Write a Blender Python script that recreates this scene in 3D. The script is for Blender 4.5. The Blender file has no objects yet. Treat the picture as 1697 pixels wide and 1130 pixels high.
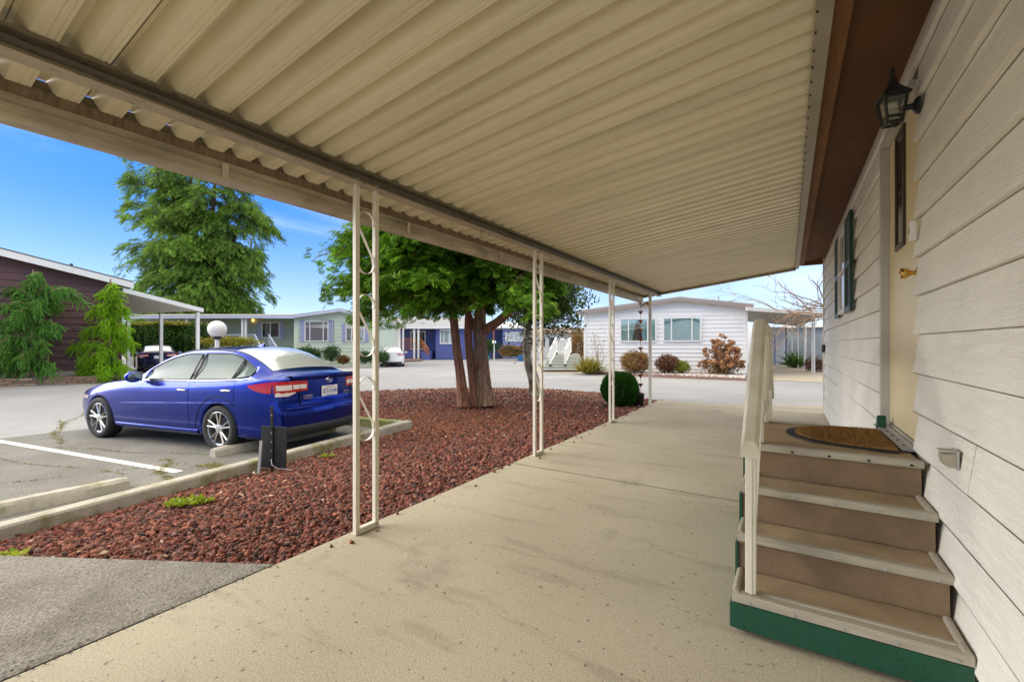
import bpy, bmesh, math, random
import numpy as np
from mathutils import Vector, Matrix
random.seed(7); rng = np.random.default_rng(7)
R = math.radians; PI = math.pi
sc = bpy.context.scene; COL = sc.collection
# ---------------------------------------------------------------- camera
F, CX, CY, H = 732.0, 848.5, 571.0, 1.26
YAW = R(32.06); CS, SN = math.cos(YAW), math.sin(YAW)
cd = bpy.data.cameras.new('camera'); cam = bpy.data.objects.new('camera', cd); COL.objects.link(cam)
cam.location = (0, 0, H); cam.rotation_euler = (R(90), 0, YAW)
cd.sensor_width = 36; cd.lens = 36*F/1697; cd.shift_y = 6/1697; cd.clip_start = .05; cd.clip_end = 3000
sc.camera = cam
def CW(lat, d, z=0.0): return Vector((-SN*d+CS*lat, CS*d+SN*lat, z))
def AT(u, v, d): return CW((u-CX)/F*d, d, H-(v-CY)/F*d)
def GZ(u, v, z):
    d = F*(H-z)/(v-CY); p = AT(u, v, d); p.z = z; return p
def UD(u, d, z): return CW((u-CX)/F*d, d, z)
ROAD = -.22
# ---------------------------------------------------------------- materials
def nd(t, k, **kw):
    n = t.nodes.new(k)
    for a, b in kw.items(): setattr(n, a, b)
    return n
def mat(name, col, rough=.6, metal=0., var=.12, vs=6., bump=0., bs=80., spec=.5, coat=0., island=0., col2=None, c2s=2., c2t=.5,
        stretch=(1, 1, 1), trans=0., c2soft=.12, speck=0., specks=300., islcol=None, det=4.):
    m = bpy.data.materials.new(name); m.use_nodes = True; t = m.node_tree; L = t.links
    b = t.nodes['Principled BSDF']; out = t.nodes['Material Output']
    b.inputs['Roughness'].default_value = rough; b.inputs['Metallic'].default_value = metal
    b.inputs['Specular IOR Level'].default_value = spec; b.inputs['Coat Weight'].default_value = coat
    b.inputs['Coat Roughness'].default_value = .03
    tc = nd(t, 'ShaderNodeTexCoord'); mp = nd(t, 'ShaderNodeMapping'); mp.inputs['Scale'].default_value = stretch
    L.new(tc.outputs['Object'], mp.inputs['Vector']); vec = mp.outputs['Vector']
    c4 = (*col, 1); cur = None
    def rgb(c):
        n = nd(t, 'ShaderNodeRGB'); n.outputs[0].default_value = (*c, 1); return n.outputs[0]
    cur = rgb(col)
    def noise(s, d=4., r=.55):
        n = nd(t, 'ShaderNodeTexNoise'); n.inputs['Scale'].default_value = s; n.inputs['Detail'].default_value = d
        n.inputs['Roughness'].default_value = r; L.new(vec, n.inputs['Vector']); return n.outputs['Fac']
    def rampf(fac, lo, hi):
        r = nd(t, 'ShaderNodeMapRange'); r.inputs['From Min'].default_value = lo; r.inputs['From Max'].default_value = hi
        L.new(fac, r.inputs['Value']); return r.outputs['Result']
    def mix(fac, a, bb):
        x = nd(t, 'ShaderNodeMix', data_type='RGBA'); L.new(fac, x.inputs['Factor']); L.new(a, x.inputs['A']); L.new(bb, x.inputs['B']); return x.outputs['Result']
    if islcol:
        g = nd(t, 'ShaderNodeNewGeometry'); r = nd(t, 'ShaderNodeValToRGB'); e = r.color_ramp.elements
        r.color_ramp.interpolation = 'LINEAR'
        for i, c in enumerate(islcol):
            if i < 2: el = e[i]; el.position = i/(len(islcol)-1)
            else: el = e.new(i/(len(islcol)-1))
            el.color = (*c, 1)
        for i, el in enumerate(sorted(e, key=lambda q: q.position)): pass
        L.new(g.outputs['Random Per Island'], r.inputs['Fac']); cur = r.outputs['Color']
    if col2:
        cur = mix(rampf(noise(c2s, det), c2t-c2soft, c2t+c2soft), cur, rgb(col2))
    if speck:
        f = rampf(noise(specks, 1.), .60, .66)
        cur2 = nd(t, 'ShaderNodeHueSaturation'); L.new(cur, cur2.inputs['Color']); cur2.inputs['Value'].default_value = 1-speck
        cur = mix(f, cur, cur2.outputs['Color'])
    if var or island:
        h = nd(t, 'ShaderNodeHueSaturation'); L.new(cur, h.inputs['Color'])
        v = None
        if var:
            r = nd(t, 'ShaderNodeMapRange'); r.inputs['From Min'].default_value = .25; r.inputs['From Max'].default_value = .75
            r.inputs['To Min'].default_value = 1-var; r.inputs['To Max'].default_value = 1+var
            L.new(noise(vs, 5.), r.inputs['Value']); v = r.outputs['Result']
        if island:
            g = nd(t, 'ShaderNodeNewGeometry'); r = nd(t, 'ShaderNodeMapRange')
            r.inputs['To Min'].default_value = 1-island; r.inputs['To Max'].default_value = 1+island
            L.new(g.outputs['Random Per Island'], r.inputs['Value'])
            if v is None: v = r.outputs['Result']
            else:
                mm = nd(t, 'ShaderNodeMath', operation='MULTIPLY'); L.new(v, mm.inputs[0]); L.new(r.outputs['Result'], mm.inputs[1]); v = mm.outputs[0]
        L.new(v, h.inputs['Value']); cur = h.outputs['Color']
    L.new(cur, b.inputs['Base Color'])
    if bump:
        bp = nd(t, 'ShaderNodeBump'); bp.inputs['Strength'].default_value = bump; bp.inputs['Distance'].default_value = .01
        L.new(noise(bs, 3.), bp.inputs['Height']); L.new(bp.outputs['Normal'], b.inputs['Normal'])
    if trans:
        tr = nd(t, 'ShaderNodeBsdfTranslucent'); L.new(cur, tr.inputs['Color']); ms = nd(t, 'ShaderNodeMixShader'); ms.inputs[0].default_value = trans
        L.new(b.outputs[0], ms.inputs[1]); L.new(tr.outputs[0], ms.inputs[2]); L.new(ms.outputs[0], out.inputs['Surface'])
    return m
def glassmat(name, tint=(.75, .8, .8), clear=.75, rough=.02):
    m = bpy.data.materials.new(name); m.use_nodes = True; t = m.node_tree; L = t.links; t.nodes.clear()
    out = nd(t, 'ShaderNodeOutputMaterial'); tr = nd(t, 'ShaderNodeBsdfTransparent'); tr.inputs[0].default_value = (*tint, 1)
    gl = nd(t, 'ShaderNodeBsdfGlossy'); gl.inputs['Roughness'].default_value = rough; gl.inputs[0].default_value = (.9, .93, .95, 1)
    lw_ = nd(t, 'ShaderNodeLayerWeight'); lw_.inputs[0].default_value = .5; fr = nd(t, 'ShaderNodeMath', operation='POWER'); L.new(lw_.outputs['Facing'], fr.inputs[0]); fr.inputs[1].default_value = 3.5
    mr = nd(t, 'ShaderNodeMapRange'); mr.inputs['To Min'].default_value = 1-clear; mr.inputs['To Max'].default_value = .95
    L.new(fr.outputs[0], mr.inputs['Value']); ms = nd(t, 'ShaderNodeMixShader')
    L.new(mr.outputs[0], ms.inputs[0]); L.new(tr.outputs[0], ms.inputs[1]); L.new(gl.outputs[0], ms.inputs[2]); L.new(ms.outputs[0], out.inputs[0])
    return m
# ---------------------------------------------------------------- mesh building
class MB:
    def __init__(s): s.v = []; s.f = []
    def poly(s, pts):
        n = len(s.v); s.v += [tuple(p) for p in pts]; s.f.append(tuple(range(n, n+len(pts))))
    def add(s, vs, fs):
        n = len(s.v); s.v += [tuple(p) for p in vs]; s.f += [tuple(i+n for i in f) for f in fs]
    def box(s, x0, x1, y0, y1, z0, z1, M=None, bev=0.):
        if x0 > x1: x0, x1 = x1, x0
        if y0 > y1: y0, y1 = y1, y0
        if z0 > z1: z0, z1 = z1, z0
        if bev:
            b = min(bev, (x1-x0)*.45, (y1-y0)*.45, (z1-z0)*.45); bm = bmesh.new(); bmesh.ops.create_cube(bm, size=1)
            for q in bm.verts: q.co = Vector(((x0+x1)/2+q.co.x*(x1-x0), (y0+y1)/2+q.co.y*(y1-y0), (z0+z1)/2+q.co.z*(z1-z0)))
            bmesh.ops.bevel(bm, geom=bm.edges[:], offset=b, segments=2, affect='EDGES', profile=.6)
            bm.verts.index_update(); vs = [q.co.copy() for q in bm.verts]; fs = [tuple(q.index for q in f.verts) for f in bm.faces]; bm.free()
        else:
            vs = [(x, y, z) for z in (z0, z1) for y in (y0, y1) for x in (x0, x1)]
            fs = [(0, 2, 3, 1), (4, 5, 7, 6), (0, 1, 5, 4), (2, 6, 7, 3), (0, 4, 6, 2), (1, 3, 7, 5)]
        if M is not None: vs = [M @ Vector(p) for p in vs]
        s.add(vs, fs)
    def prism(s, pts, d, cap=True):   # closed polygon of 3D points swept by vector d
        d = Vector(d); n = len(pts); a = [Vector(p) for p in pts]; b = [p+d for p in a]
        fs = [(i, (i+1) % n, n+(i+1) % n, n+i) for i in range(n)]
        if cap: fs += [tuple(range(n-1, -1, -1)), tuple(range(n, 2*n))]
        s.add(a+b, fs)
    def bar(s, p, q, w, h, up=(0, 0, 1)):
        p, q = Vector(p), Vector(q); d = (q-p).normalized(); a = d.cross(Vector(up))
        if a.length < 1e-4: a = d.cross(Vector((1, 0, 0)))
        a.normalize(); b = a.cross(d)
        c = [p+a*i*w/2+b*j*h/2 for i, j in ((-1, -1), (1, -1), (1, 1), (-1, 1))]
        s.prism(c, q-p)
    def tube(s, pts, r, n=8, cap=True):
        pts = [Vector(p) for p in pts]; m = len(pts)
        rs = r if hasattr(r, '__len__') else [r]*m
        base = len(s.v); ref = Vector((.13, .21, .97)); prev = None
        for i, p in enumerate(pts):
            d = (pts[min(i+1, m-1)]-pts[max(i-1, 0)])
            d = d.normalized() if d.length > 1e-9 else Vector((0, 0, 1))
            if prev is None:
                a = d.cross(ref)
                if a.length < .05: a = d.cross(Vector((1, 0, 0)))
            else: a = prev-d*prev.dot(d)
            a.normalize(); prev = a; b = d.cross(a)
            for k in range(n):
                an = 2*PI*k/n; s.v.append(tuple(p+(a*math.cos(an)+b*math.sin(an))*rs[i]))
        for i in range(m-1):
            for k in range(n):
                k2 = (k+1) % n; s.f.append((base+i*n+k, base+i*n+k2, base+(i+1)*n+k2, base+(i+1)*n+k))
        if cap:
            s.f.append(tuple(base+k for k in range(n-1, -1, -1))); s.f.append(tuple(base+(m-1)*n+k for k in range(n)))
    def lathe(s, prof, c=(0, 0, 0), n=24, axis='z', M=None, cap=True):
        base = len(s.v); c = Vector(c)
        for r, h in prof:
            for k in range(n):
                a = 2*PI*k/n; x, y = r*math.cos(a), r*math.sin(a)
                p = Vector((x, y, h)) if axis == 'z' else (Vector((x, h, y)) if axis == 'y' else Vector((h, x, y)))
                p = p+c; s.v.append(tuple(M @ p if M is not None else p))
        m = len(prof)
        for i in range(m-1):
            for k in range(n):
                k2 = (k+1) % n; s.f.append((base+i*n+k, base+i*n+k2, base+(i+1)*n+k2, base+(i+1)*n+k))
        for i, rev in ((0, True), (m-1, False)):
            if prof[i][0] > 1e-5 and cap:
                f = [base+i*n+k for k in range(n)]; s.f.append(tuple(f[::-1] if rev else f))
    def grid(s, P):   # P[i][j]
        n = len(s.v); a = len(P); b = len(P[0])
        for r in P: s.v += [tuple(p) for p in r]
        for i in range(a-1):
            for j in range(b-1): s.f.append((n+i*b+j, n+i*b+j+1, n+(i+1)*b+j+1, n+(i+1)*b+j))
    def build(s, name, m, parent=None, smooth=False, local=False, mods=None):
        me = bpy.data.meshes.new(name); vs = s.v
        if parent is not None and not local:
            I = world(parent).inverted(); vs = [I @ Vector(p) for p in vs]
        me.from_pydata(vs, [], s.f); me.update()
        return link(name, me, m, parent, smooth)
def link(name, me, m, parent=None, smooth=False):
    o = bpy.data.objects.new(name, me); COL.objects.link(o); me.materials.append(m)
    if smooth is True: me.polygons.foreach_set('use_smooth', [True]*len(me.polygons))
    if isinstance(smooth, (int, float)) and not isinstance(smooth, bool):
        me.polygons.foreach_set('use_smooth', [True]*len(me.polygons)); me.set_sharp_from_angle(angle=R(smooth))
    if parent is not None: o.parent = parent
    return o
def world(o):
    M = Matrix.LocRotScale(o.location, o.rotation_euler, o.scale)
    return world(o.parent) @ M if o.parent else M
def tag(o, label=None, cat=None, group=None, kind=None):
    if label: o['label'] = label
    if cat: o['category'] = cat
    if group: o['group'] = group
    if kind: o['kind'] = kind
    return o
def thing(name, label, cat, loc=(0, 0, 0), rz=0., group=None):
    o = bpy.data.objects.new(name, None); COL.objects.link(o); o.location = loc; o.rotation_euler = (0, 0, rz); o.empty_display_size = .1
    return tag(o, label, cat, group)
def dup(o, parent=None, loc=None, rz=None, label=None):
    c = o.copy(); COL.objects.link(c)
    if parent: c.parent = parent
    if loc is not None: c.location = loc
    if rz is not None: c.rotation_euler = (0, 0, rz)
    if label: c['label'] = label
    for ch in list(o.children): dup(ch, c)
    return c
def npmesh(name, V, Fc, m, parent=None, smooth=False):
    """V (n,3) world/local coords, Fc (k,q) faces"""
    me = bpy.data.meshes.new(name); V = np.asarray(V, np.float32)
    if parent is not None:
        I = np.array(world(parent).inverted()); V = V @ I[:3, :3].T+I[:3, 3]
    Fc = np.asarray(Fc, np.int32); k, q = Fc.shape
    me.vertices.add(len(V)); me.vertices.foreach_set('co', np.ascontiguousarray(V, np.float32).ravel())
    me.loops.add(k*q); me.loops.foreach_set('vertex_index', Fc.ravel())
    me.polygons.add(k); me.polygons.foreach_set('loop_start', np.arange(0, k*q, q, dtype=np.int32))
    me.update(calc_edges=True)
    if smooth: me.polygons.foreach_set('use_smooth', np.ones(k, bool))
    return link(name, me, m, parent)
def scatter(proto, pf, pos, ax, ay, az, sc_):
    """copies of proto (p,3) at pos (n,3), with axes (n,3) and scales (n,) -> V,F"""
    n, p = len(pos), len(proto); s = np.asarray(sc_).reshape(-1, 1, 1)
    V = pos[:, None, :]+s*(proto[None, :, 0:1]*ax[:, None, :]+proto[None, :, 1:2]*ay[:, None, :]+proto[None, :, 2:3]*az[:, None, :])
    Fc = (np.asarray(pf)[None, :, :]+(np.arange(n)*p)[:, None, None]).reshape(-1, np.asarray(pf).shape[1])
    return V.reshape(-1, 3), Fc
def nrm(a): return a/np.maximum(np.linalg.norm(a, axis=-1, keepdims=True), 1e-9)
def frames(d, roll=True):
    """orthonormal axes from directions d (n,3): returns d, side, up"""
    d = nrm(d); ref = np.tile([0, 0, 1.], (len(d), 1)); ref[np.abs(d[:, 2]) > .95] = [1, 0, 0]
    sd = nrm(np.cross(d, ref)); up = np.cross(sd, d)
    if roll is not False:
        a = rng.uniform(0, 2*PI, len(d)) if roll is True else rng.normal(0, roll, len(d))
        c, s = np.cos(a)[:, None], np.sin(a)[:, None]; sd, up = sd*c+up*s, up*c-sd*s
    return d, sd, up
def cat(parts):
    Vs, Fs, k = [], [], 0
    for V, Fc in parts: Vs.append(V); Fs.append(Fc+k); k += len(V)
    return np.concatenate(Vs), np.concatenate(Fs)
# leaf protos ---------------------------------------------------
LEAF = np.array([[0, 0, 0], [.45, .28, .06], [1, 0, -.04], [.45, -.28, .06]]); LEAFF = [[0, 1, 2, 3]]
def fan_proto(n=6, spread=.75, w=.075, droop=.12):
    v, f = [], []
    def kite(a, b, ww):
        a, b = np.array(a), np.array(b); d = b-a; s = np.array([-d[1], d[0], 0]); s = s/(np.linalg.norm(s)+1e-9)*ww
        m = a+d*.55; k = len(v); v.extend([a, m+s, b, m-s]); f.append([k, k+1, k+2, k+3])
    kite((0, 0, 0), (1, 0, -droop), w)
    for i in range(n):
        t = .12+.78*i/n; z = -droop*t*t; l = (.62-.42*t)*spread
        for sg in (-1, 1):
            kite((t, 0, z), (t+l*.75, sg*l, z-droop*.5*l), w)
            if i < n-1: kite((t+l*.35, sg*l*.48, z), (t+l*.95, sg*l*.55, z-droop*.4*l), w*.8)
    return np.array(v, float), f
def feather_proto(n=7, w=.05, hang=.42):
    v, f = [], []
    def kite(a, b, s):
        a, b, s = map(np.array, (a, b, s)); m = a+(b-a)*.5; k = len(v); v.extend([a, m+s, b, m-s]); f.append([k, k+1, k+2, k+3])
    for i in range(n):
        t = i/n; z = -.25*t*t
        for sg in (-1, 1):
            l = hang*(1-.55*t)*(1 if i % 2 else .8)
            kite((t, 0, z), (t+.22, sg*.20*(1-.5*t), z-l), (w*.7, sg*w*.6, 0))
            kite((t, 0, z), (t+.2, sg*.30*(1-.6*t), z-.06), (w*.7, sg*w, 0))
    kite((.85, 0, -.2), (1.15, 0, -.42), (0, w, 0))
    return np.array(v, float), f
def strand_proto(n=9, w=.03):
    v, f = [], []
    for i in range(n):
        t = i/n
        for k, (sy, sz) in enumerate(((1, 0), (-1, 0), (.3, .8), (-.3, -.8))):
            l = .16*(1-.5*t)*(1 if (i+k) % 2 else .7); a = np.array([t, 0, 0]); b = np.array([t+.20, sy*l, sz*l]); m = (a+b)/2; s = np.array([0, -sz, sy])*w+np.array([w*.3, 0, 0]); q = len(v); v.extend([a, m+s, b, m-s]); f.append([q, q+1, q+2, q+3])
    return np.array(v, float), f
def ico(sub=1):
    bm = bmesh.new(); bmesh.ops.create_icosphere(bm, subdivisions=sub, radius=1); bm.verts.ensure_lookup_table()
    v = np.array([q.co[:] for q in bm.verts]); f = [[q.index for q in fc.verts] for fc in bm.faces]; bm.free(); return v, f
def rough_ball(c, r, sub=4, amp=.1, sq=(1, 1, 1)):
    pass
def hull_pts(n, r, sq=(1, 1, 1), shell=.75, zmin=-1., lump=.18, seed=0):
    """random points in a lumpy ellipsoid, biased to its outside; also returns outward dir"""
    g = np.random.default_rng(seed); d = nrm(g.normal(size=(n*2, 3))); d = d[d[:, 2] > zmin][:n]
    l = 1+lump*(np.sin(5*d[:, 0]+seed)*np.sin(4*d[:, 1]+1.3*seed)+.6*np.sin(9*d[:, 2]+7*d[:, 0]+seed))
    rad = (1-(1-shell)*g.random(len(d))**.8*1.6).clip(.15, 1)*l
    return d*rad[:, None]*np.array(r)*np.array(sq), d
# ---------------------------------------------------------------- palette
m_asphalt = mat('asphalt', (.31, .306, .30), .9, var=.10, vs=.6, bump=.5, bs=160, speck=.22, specks=140, col2=(.24, .24, .245), c2s=.25, c2soft=.2)
m_concrete = mat('slab concrete', (.535, .478, .342), .85, var=.10, vs=2.2, bump=.35, bs=220, speck=.22, specks=260, col2=(.44, .388, .27), c2s=1.1, c2soft=.16, stretch=(1, 1, 1))
def slabmat(m, kind):
    t = m.node_tree; L = t.links; b = t.nodes["Principled BSDF"]; src = b.inputs['Base Color'].links[0].from_socket
    tc = nd(t, 'ShaderNodeTexCoord')
    def layer(src, scale, stretch, lo, hi, col, amt, det=6, rot=0.):
        mp = nd(t, 'ShaderNodeMapping'); mp.inputs['Scale'].default_value = stretch; mp.inputs['Rotation'].default_value = (0, 0, rot); L.new(tc.outputs['Object'], mp.inputs[0])
        n = nd(t, 'ShaderNodeTexNoise'); n.inputs['Scale'].default_value = scale; n.inputs['Detail'].default_value = det; n.inputs['Roughness'].default_value = .65; L.new(mp.outputs[0], n.inputs['Vector'])
        r = nd(t, 'ShaderNodeMapRange'); r.inputs['From Min'].default_value = lo; r.inputs['From Max'].default_value = hi; r.inputs['To Max'].default_value = amt; L.new(n.outputs['Fac'], r.inputs['Value'])
        x = nd(t, 'ShaderNodeMix', data_type='RGBA'); L.new(r.outputs[0], x.inputs['Factor']); L.new(src, x.inputs['A']); x.inputs['B'].default_value = (*col, 1); return x.outputs['Result']
    if kind == 'drive':
        src = layer(src, 60, (1, 1, 1), .52, .60, (.12, .105, .085), .6, 2); src = layer(src, 48, (1, 1, 1.3), .60, .66, (.48, .445, .38), .4, 2); src = layer(src, 9, (1, 1, 1), .68, .74, (.60, .58, .52), .5, 5); src = layer(src, 1.1, (1, 1, 1), .5, .7, (.17, .155, .125), .5, 6); L.new(src, b.inputs['Base Color']); return
    if kind == 'road':
        src = layer(src, .35, (.25, 1.6, 1), .50, .70, (.24, .24, .245), .5, 6, .2); src = layer(src, .2, (1, 1, 1), .56, .66, (.36, .36, .36), .5, 5); src = layer(src, 55, (1, 1, 1), .6, .68, (.15, .15, .15), .5, 2); L.new(src, b.inputs['Base Color']); return
    src = layer(src, 2.2, (.5, 2.6, 1), .54, .64, (.29, .235, .16), .42, 9)          # cross streaks from finishing
    src = layer(src, 1.3, (1, .7, 1), .58, .66, (.25, .21, .155), .45, 9)       # damp looking stains
    src = layer(src, 5, (1, 1, 1), .70, .76, (.50, .27, .08), .5, 3)      # rust spots
    src = layer(src, 7, (1, .5, 1), .73, .80, (.75, .70, .60), .7, 4, .6)  # pale scuffs
    src = layer(src, 150, (1, 1, 1), .54, .64, (.17, .135, .095), .5, 2) # grit
    src = layer(src, 85, (1, 1, 1), .61, .68, (.20, .155, .11), .45, 2)
    src = layer(src, 115, (1, 1, 1), .58, .70, (.80, .75, .63), .5, 2)
    src = layer(src, 26, (1, 1, 1), .66, .70, (.14, .10, .07), .7, 2)
    L.new(src, b.inputs['Base Color'])
slabmat(m_concrete, 'slab'); slabmat(m_asphalt, 'road')
m_drive = mat('old grey concrete', (.30, .275, .23), .95, var=.16, vs=3, bump=1., bs=70, speck=.5, specks=70, col2=(.18, .16, .125), c2s=3, c2soft=.12)
slabmat(m_drive, 'drive')
m_apron = mat('apron concrete', (.36, .31, .23), .9, var=.12, vs=3, bump=.4, bs=200, speck=.2, specks=200)
m_curb = mat('curb concrete', (.44, .41, .34), .9, var=.14, vs=5, bump=.6, bs=90, speck=.3, specks=120, col2=(.22, .22, .08), c2s=3.2, c2t=.57, c2soft=.08)
m_curbtop = mat('mossy curb', (.36, .35, .25), .9, var=.2, vs=6, bump=.6, bs=90, col2=(.20, .24, .05), c2s=4, c2t=.5)
m_line = mat('white road paint', (.78, .78, .75), .8, var=.1, vs=20, speck=.4, specks=60, col2=(.42, .41, .38), c2s=11, c2t=.6, c2soft=.06)
m_rock = mat('red lava rock', (.2, .06, .04), .95, var=.12, vs=30, bump=.8, bs=120, islcol=[(.05, .034, .030), (.27, .08, .05), (.15, .05, .036), (.38, .14, .085), (.085, .038, .03), (.29, .14, .10), (.045, .034, .034), (.23, .064, .04)])
m_soil = mat('bed soil', (.17, .065, .035), .95, var=.35, vs=14, bump=1., bs=60, col2=(.06, .03, .025), c2s=20)
m_litter = mat('dry leaf litter', (.5, .4, .3), .9, var=0, islcol=[(.42, .33, .25), (.62, .55, .46), (.3, .19, .1), (.5, .36, .22), (.68, .64, .58)])
m_needle = mat('rust needle litter', (.3, .1, .03), .9, var=0, islcol=[(.30, .10, .03), (.20, .07, .025), (.38, .15, .05), (.16, .06, .03)])
m_cream = mat('cream metal', (.62, .545, .40), .5, var=.05, vs=9, col2=(.52, .445, .31), c2s=3, c2t=.6)
m_pan = mat('cream roof sheet', (.76, .69, .49), .34, var=.05, vs=2.2, stretch=(.35, 3, 1), col2=(.66, .595, .42), c2s=1.6, c2t=.55)
m_beam = mat('beam metal', (.40, .34, .24), .5, var=.12, vs=7, stretch=(1, .4, 1), speck=.3, specks=40)  # beam flange tone, slab bounce light painted into the colour
m_shadebronze = mat('shade darkened bronze metal', (.17, .14, .09), .5, var=.15, vs=6, stretch=(1, .4, 1), speck=.3, specks=40)  # on the beam: darkened to paint in the shade of its inner face
m_gutter = mat('gutter metal', (.45, .385, .27), .5, var=.2, vs=4, stretch=(1, .5, 1), col2=(.30, .25, .16), c2s=6, c2t=.57)
m_gutdirt = mat('rust stained gutter lip', (.20, .14, .085), .8, var=.4, vs=18, stretch=(1, 3, .6), bump=.3)
m_post = mat('post metal', (.74, .69, .57), .45, var=.05, vs=8)
m_dark = mat('dark gap', (.012, .011, .01), .9, var=0)
m_brownwood = mat('brown fascia wood', (.21, .092, .028), .75, var=.22, vs=9, stretch=(8, .5, 8), bump=.25, bs=40)
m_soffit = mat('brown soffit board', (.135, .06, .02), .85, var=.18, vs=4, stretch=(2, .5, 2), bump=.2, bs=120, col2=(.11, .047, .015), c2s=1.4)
def woodgrain(name, col, strength=.5, sx=(9, 1.0, 9)):
    m = mat(name, col, .6, var=.07, vs=1.5, col2=tuple(c*.86 for c in col), c2s=1.1, c2t=.62, c2soft=.15)
    t = m.node_tree; L = t.links; b = t.nodes['Principled BSDF']
    tc = nd(t, 'ShaderNodeTexCoord'); mp = nd(t, 'ShaderNodeMapping'); mp.inputs['Scale'].default_value = sx; L.new(tc.outputs['Object'], mp.inputs[0])
    w = nd(t, 'ShaderNodeTexNoise'); w.inputs['Scale'].default_value = 3.2; w.inputs['Detail'].default_value = 2.5; w.inputs['Distortion'].default_value = 1.1; L.new(mp.outputs[0], w.inputs['Vector'])
    # repeated thin ridges: sin of noise bands
    mm = nd(t, 'ShaderNodeMath', operation='MULTIPLY'); mm.inputs[1].default_value = 46; L.new(w.outputs['Fac'], mm.inputs[0])
    si = nd(t, 'ShaderNodeMath', operation='SINE'); L.new(mm.outputs[0], si.inputs[0])
    n2 = nd(t, 'ShaderNodeTexNoise'); n2.inputs['Scale'].default_value = 2.0; L.new(mp.outputs[0], n2.inputs['Vector'])
    m2 = nd(t, 'ShaderNodeMath', operation='MULTIPLY'); L.new(si.outputs[0], m2.inputs[0]); L.new(n2.outputs['Fac'], m2.inputs[1])
    bp = nd(t, 'ShaderNodeBump'); bp.inputs['Strength'].default_value = strength; bp.inputs['Distance'].default_value = .006
    L.new(m2.outputs[0], bp.inputs['Height']); L.new(bp.outputs[0], b.inputs['Normal']); return m
m_siding = woodgrain('painted lap siding', (.88, .85, .765), .42)
m_doorp = mat('cream door paint', (.76, .64, .38), .4, var=.05, vs=4, bump=.12, bs=60)
m_trim = mat('grey door trim', (.50, .49, .45), .5, var=.08, vs=6)
m_green = mat('dark green paint', (.006, .07, .036), .5, var=.15, vs=7, speck=.25, specks=50)
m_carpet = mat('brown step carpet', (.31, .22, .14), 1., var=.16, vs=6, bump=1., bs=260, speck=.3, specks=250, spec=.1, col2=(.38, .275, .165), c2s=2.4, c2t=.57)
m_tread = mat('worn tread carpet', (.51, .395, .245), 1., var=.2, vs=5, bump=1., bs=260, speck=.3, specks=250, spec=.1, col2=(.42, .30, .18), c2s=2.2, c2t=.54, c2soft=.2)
m_nosing = mat('vinyl nosing', (.38, .345, .265), .55, var=.18, vs=12, stretch=(.6, 6, 6), bump=.15, bs=30)
m_white = mat('white paint', (.80, .79, .75), .5, var=.05, vs=6)
m_railp = mat('cream rail paint', (.66, .62, .50), .5, var=.07, vs=7, col2=(.5, .45, .33), c2s=3, c2t=.64)
m_black = mat('black metal', (.018, .019, .018), .4, var=.2, vs=12)
m_bulb = mat('bulb glass', (.85, .82, .72), .3, var=0)
m_brass = mat('brass', (.75, .48, .13), .25, metal=1., var=.05)
m_coir = mat('coir mat', (.29, .15, .04), 1., var=.45, vs=22, bump=1., bs=300, speck=.5, specks=260)
m_rubber = mat('black rubber', (.02, .02, .02), .7, var=.2)
m_copper = mat('copper cup', (.33, .12, .06), .45, metal=.6, var=.2, vs=30)
m_terra = mat('terracotta', (.45, .14, .05), .8, var=.15)
m_glass = glassmat('window glass', (.85, .9, .9), .8)
m_darkglass = mat('dark glass', (.03, .03, .03), .05, var=0, spec=.8)
m_grey = mat('galvanised grey', (.42, .42, .41), .5, var=.1, metal=.3)
# ---------------------------------------------------------------- ground
mb = MB(); S = 700
mb.poly([(-S, -S, ROAD), (S, -S, ROAD), (S, S, ROAD), (-S, S, ROAD)])
tag(mb.build('road', m_asphalt), kind='structure')
mb = MB()
SE = -2.5
for a, b in ((-6., 3.986), (4.010, 6.941), (6.965, 9.711), (9.735, 10.25)): mb.box(SE, .66, a, b, -.35, 0, bev=.008)
tag(mb.build('carport_slab', m_concrete), kind='structure')
mb = MB()
for a in (3.986, 6.941, 9.711): mb.box(SE, .66, a+.001, a+.023, -.30, -.004)
tag(mb.build('slab_joint', mat('joint dirt', (.11, .09, .065), .95, var=.4, vs=9)), kind='structure')
mb = MB()   # apron ramp down to the road
mb.grid([[(SE, 10.256, -.004), (SE, 11.35, ROAD+.012)], [(-1.2, 10.256, -.004), (-1.2, 11.95, ROAD+.012)], [(.3, 10.256, -.004), (.3, 12.75, ROAD+.012)], [(2.2, 10.256, -.004), (2.2, 13.5, ROAD+.012)], [(5.5, 10.256, -.02), (5.5, 14.9, ROAD+.012)]])
tag(mb.build('apron', m_apron), kind='structure')
def dz(x): return -.001-.085*max(0, min(1, (SE-x)/2.4))-.11*max(0, min(1, (-4.9-x)/2.))
mb = MB()
xs = [SE-.010, -3.3, -4.1, -4.83, -5.5, -6.2, -6.9]
mb.grid([[(x, -4.5, dz(x)), (x, -1.5, dz(x)), (x, (1.43+.464*(x-SE) if x > -4.9 else .33), dz(x))] for x in xs])
tag(mb.build('driveway', m_drive), kind='structure')
C0, C1 = Vector((-4.80, .30, 0)), Vector((-5.57, 5.62, 0)); E1 = Vector((-.985, -.17, 0)); E2 = Vector((-.145, .989, 0))
C2 = C1+E1*3.9
BED = [(SE-.005, 1.43), (-3.7, .89), (-4.80, .38), (-5.57, 5.62), (C2.x, C2.y), (-11., 6.2), (-11.6, 8.), (-11.2, 9.3), (-10.2, 10.6), (-9.1, 11.6), (-7.8, 12.35), (-6.7, 12.65), (-5.7, 12.7), (-4.7, 12.5), (-3.8, 12.1), (-2.95, 11.5), (SE-.02, 11.2), (SE-.005, 10.25)]
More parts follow.
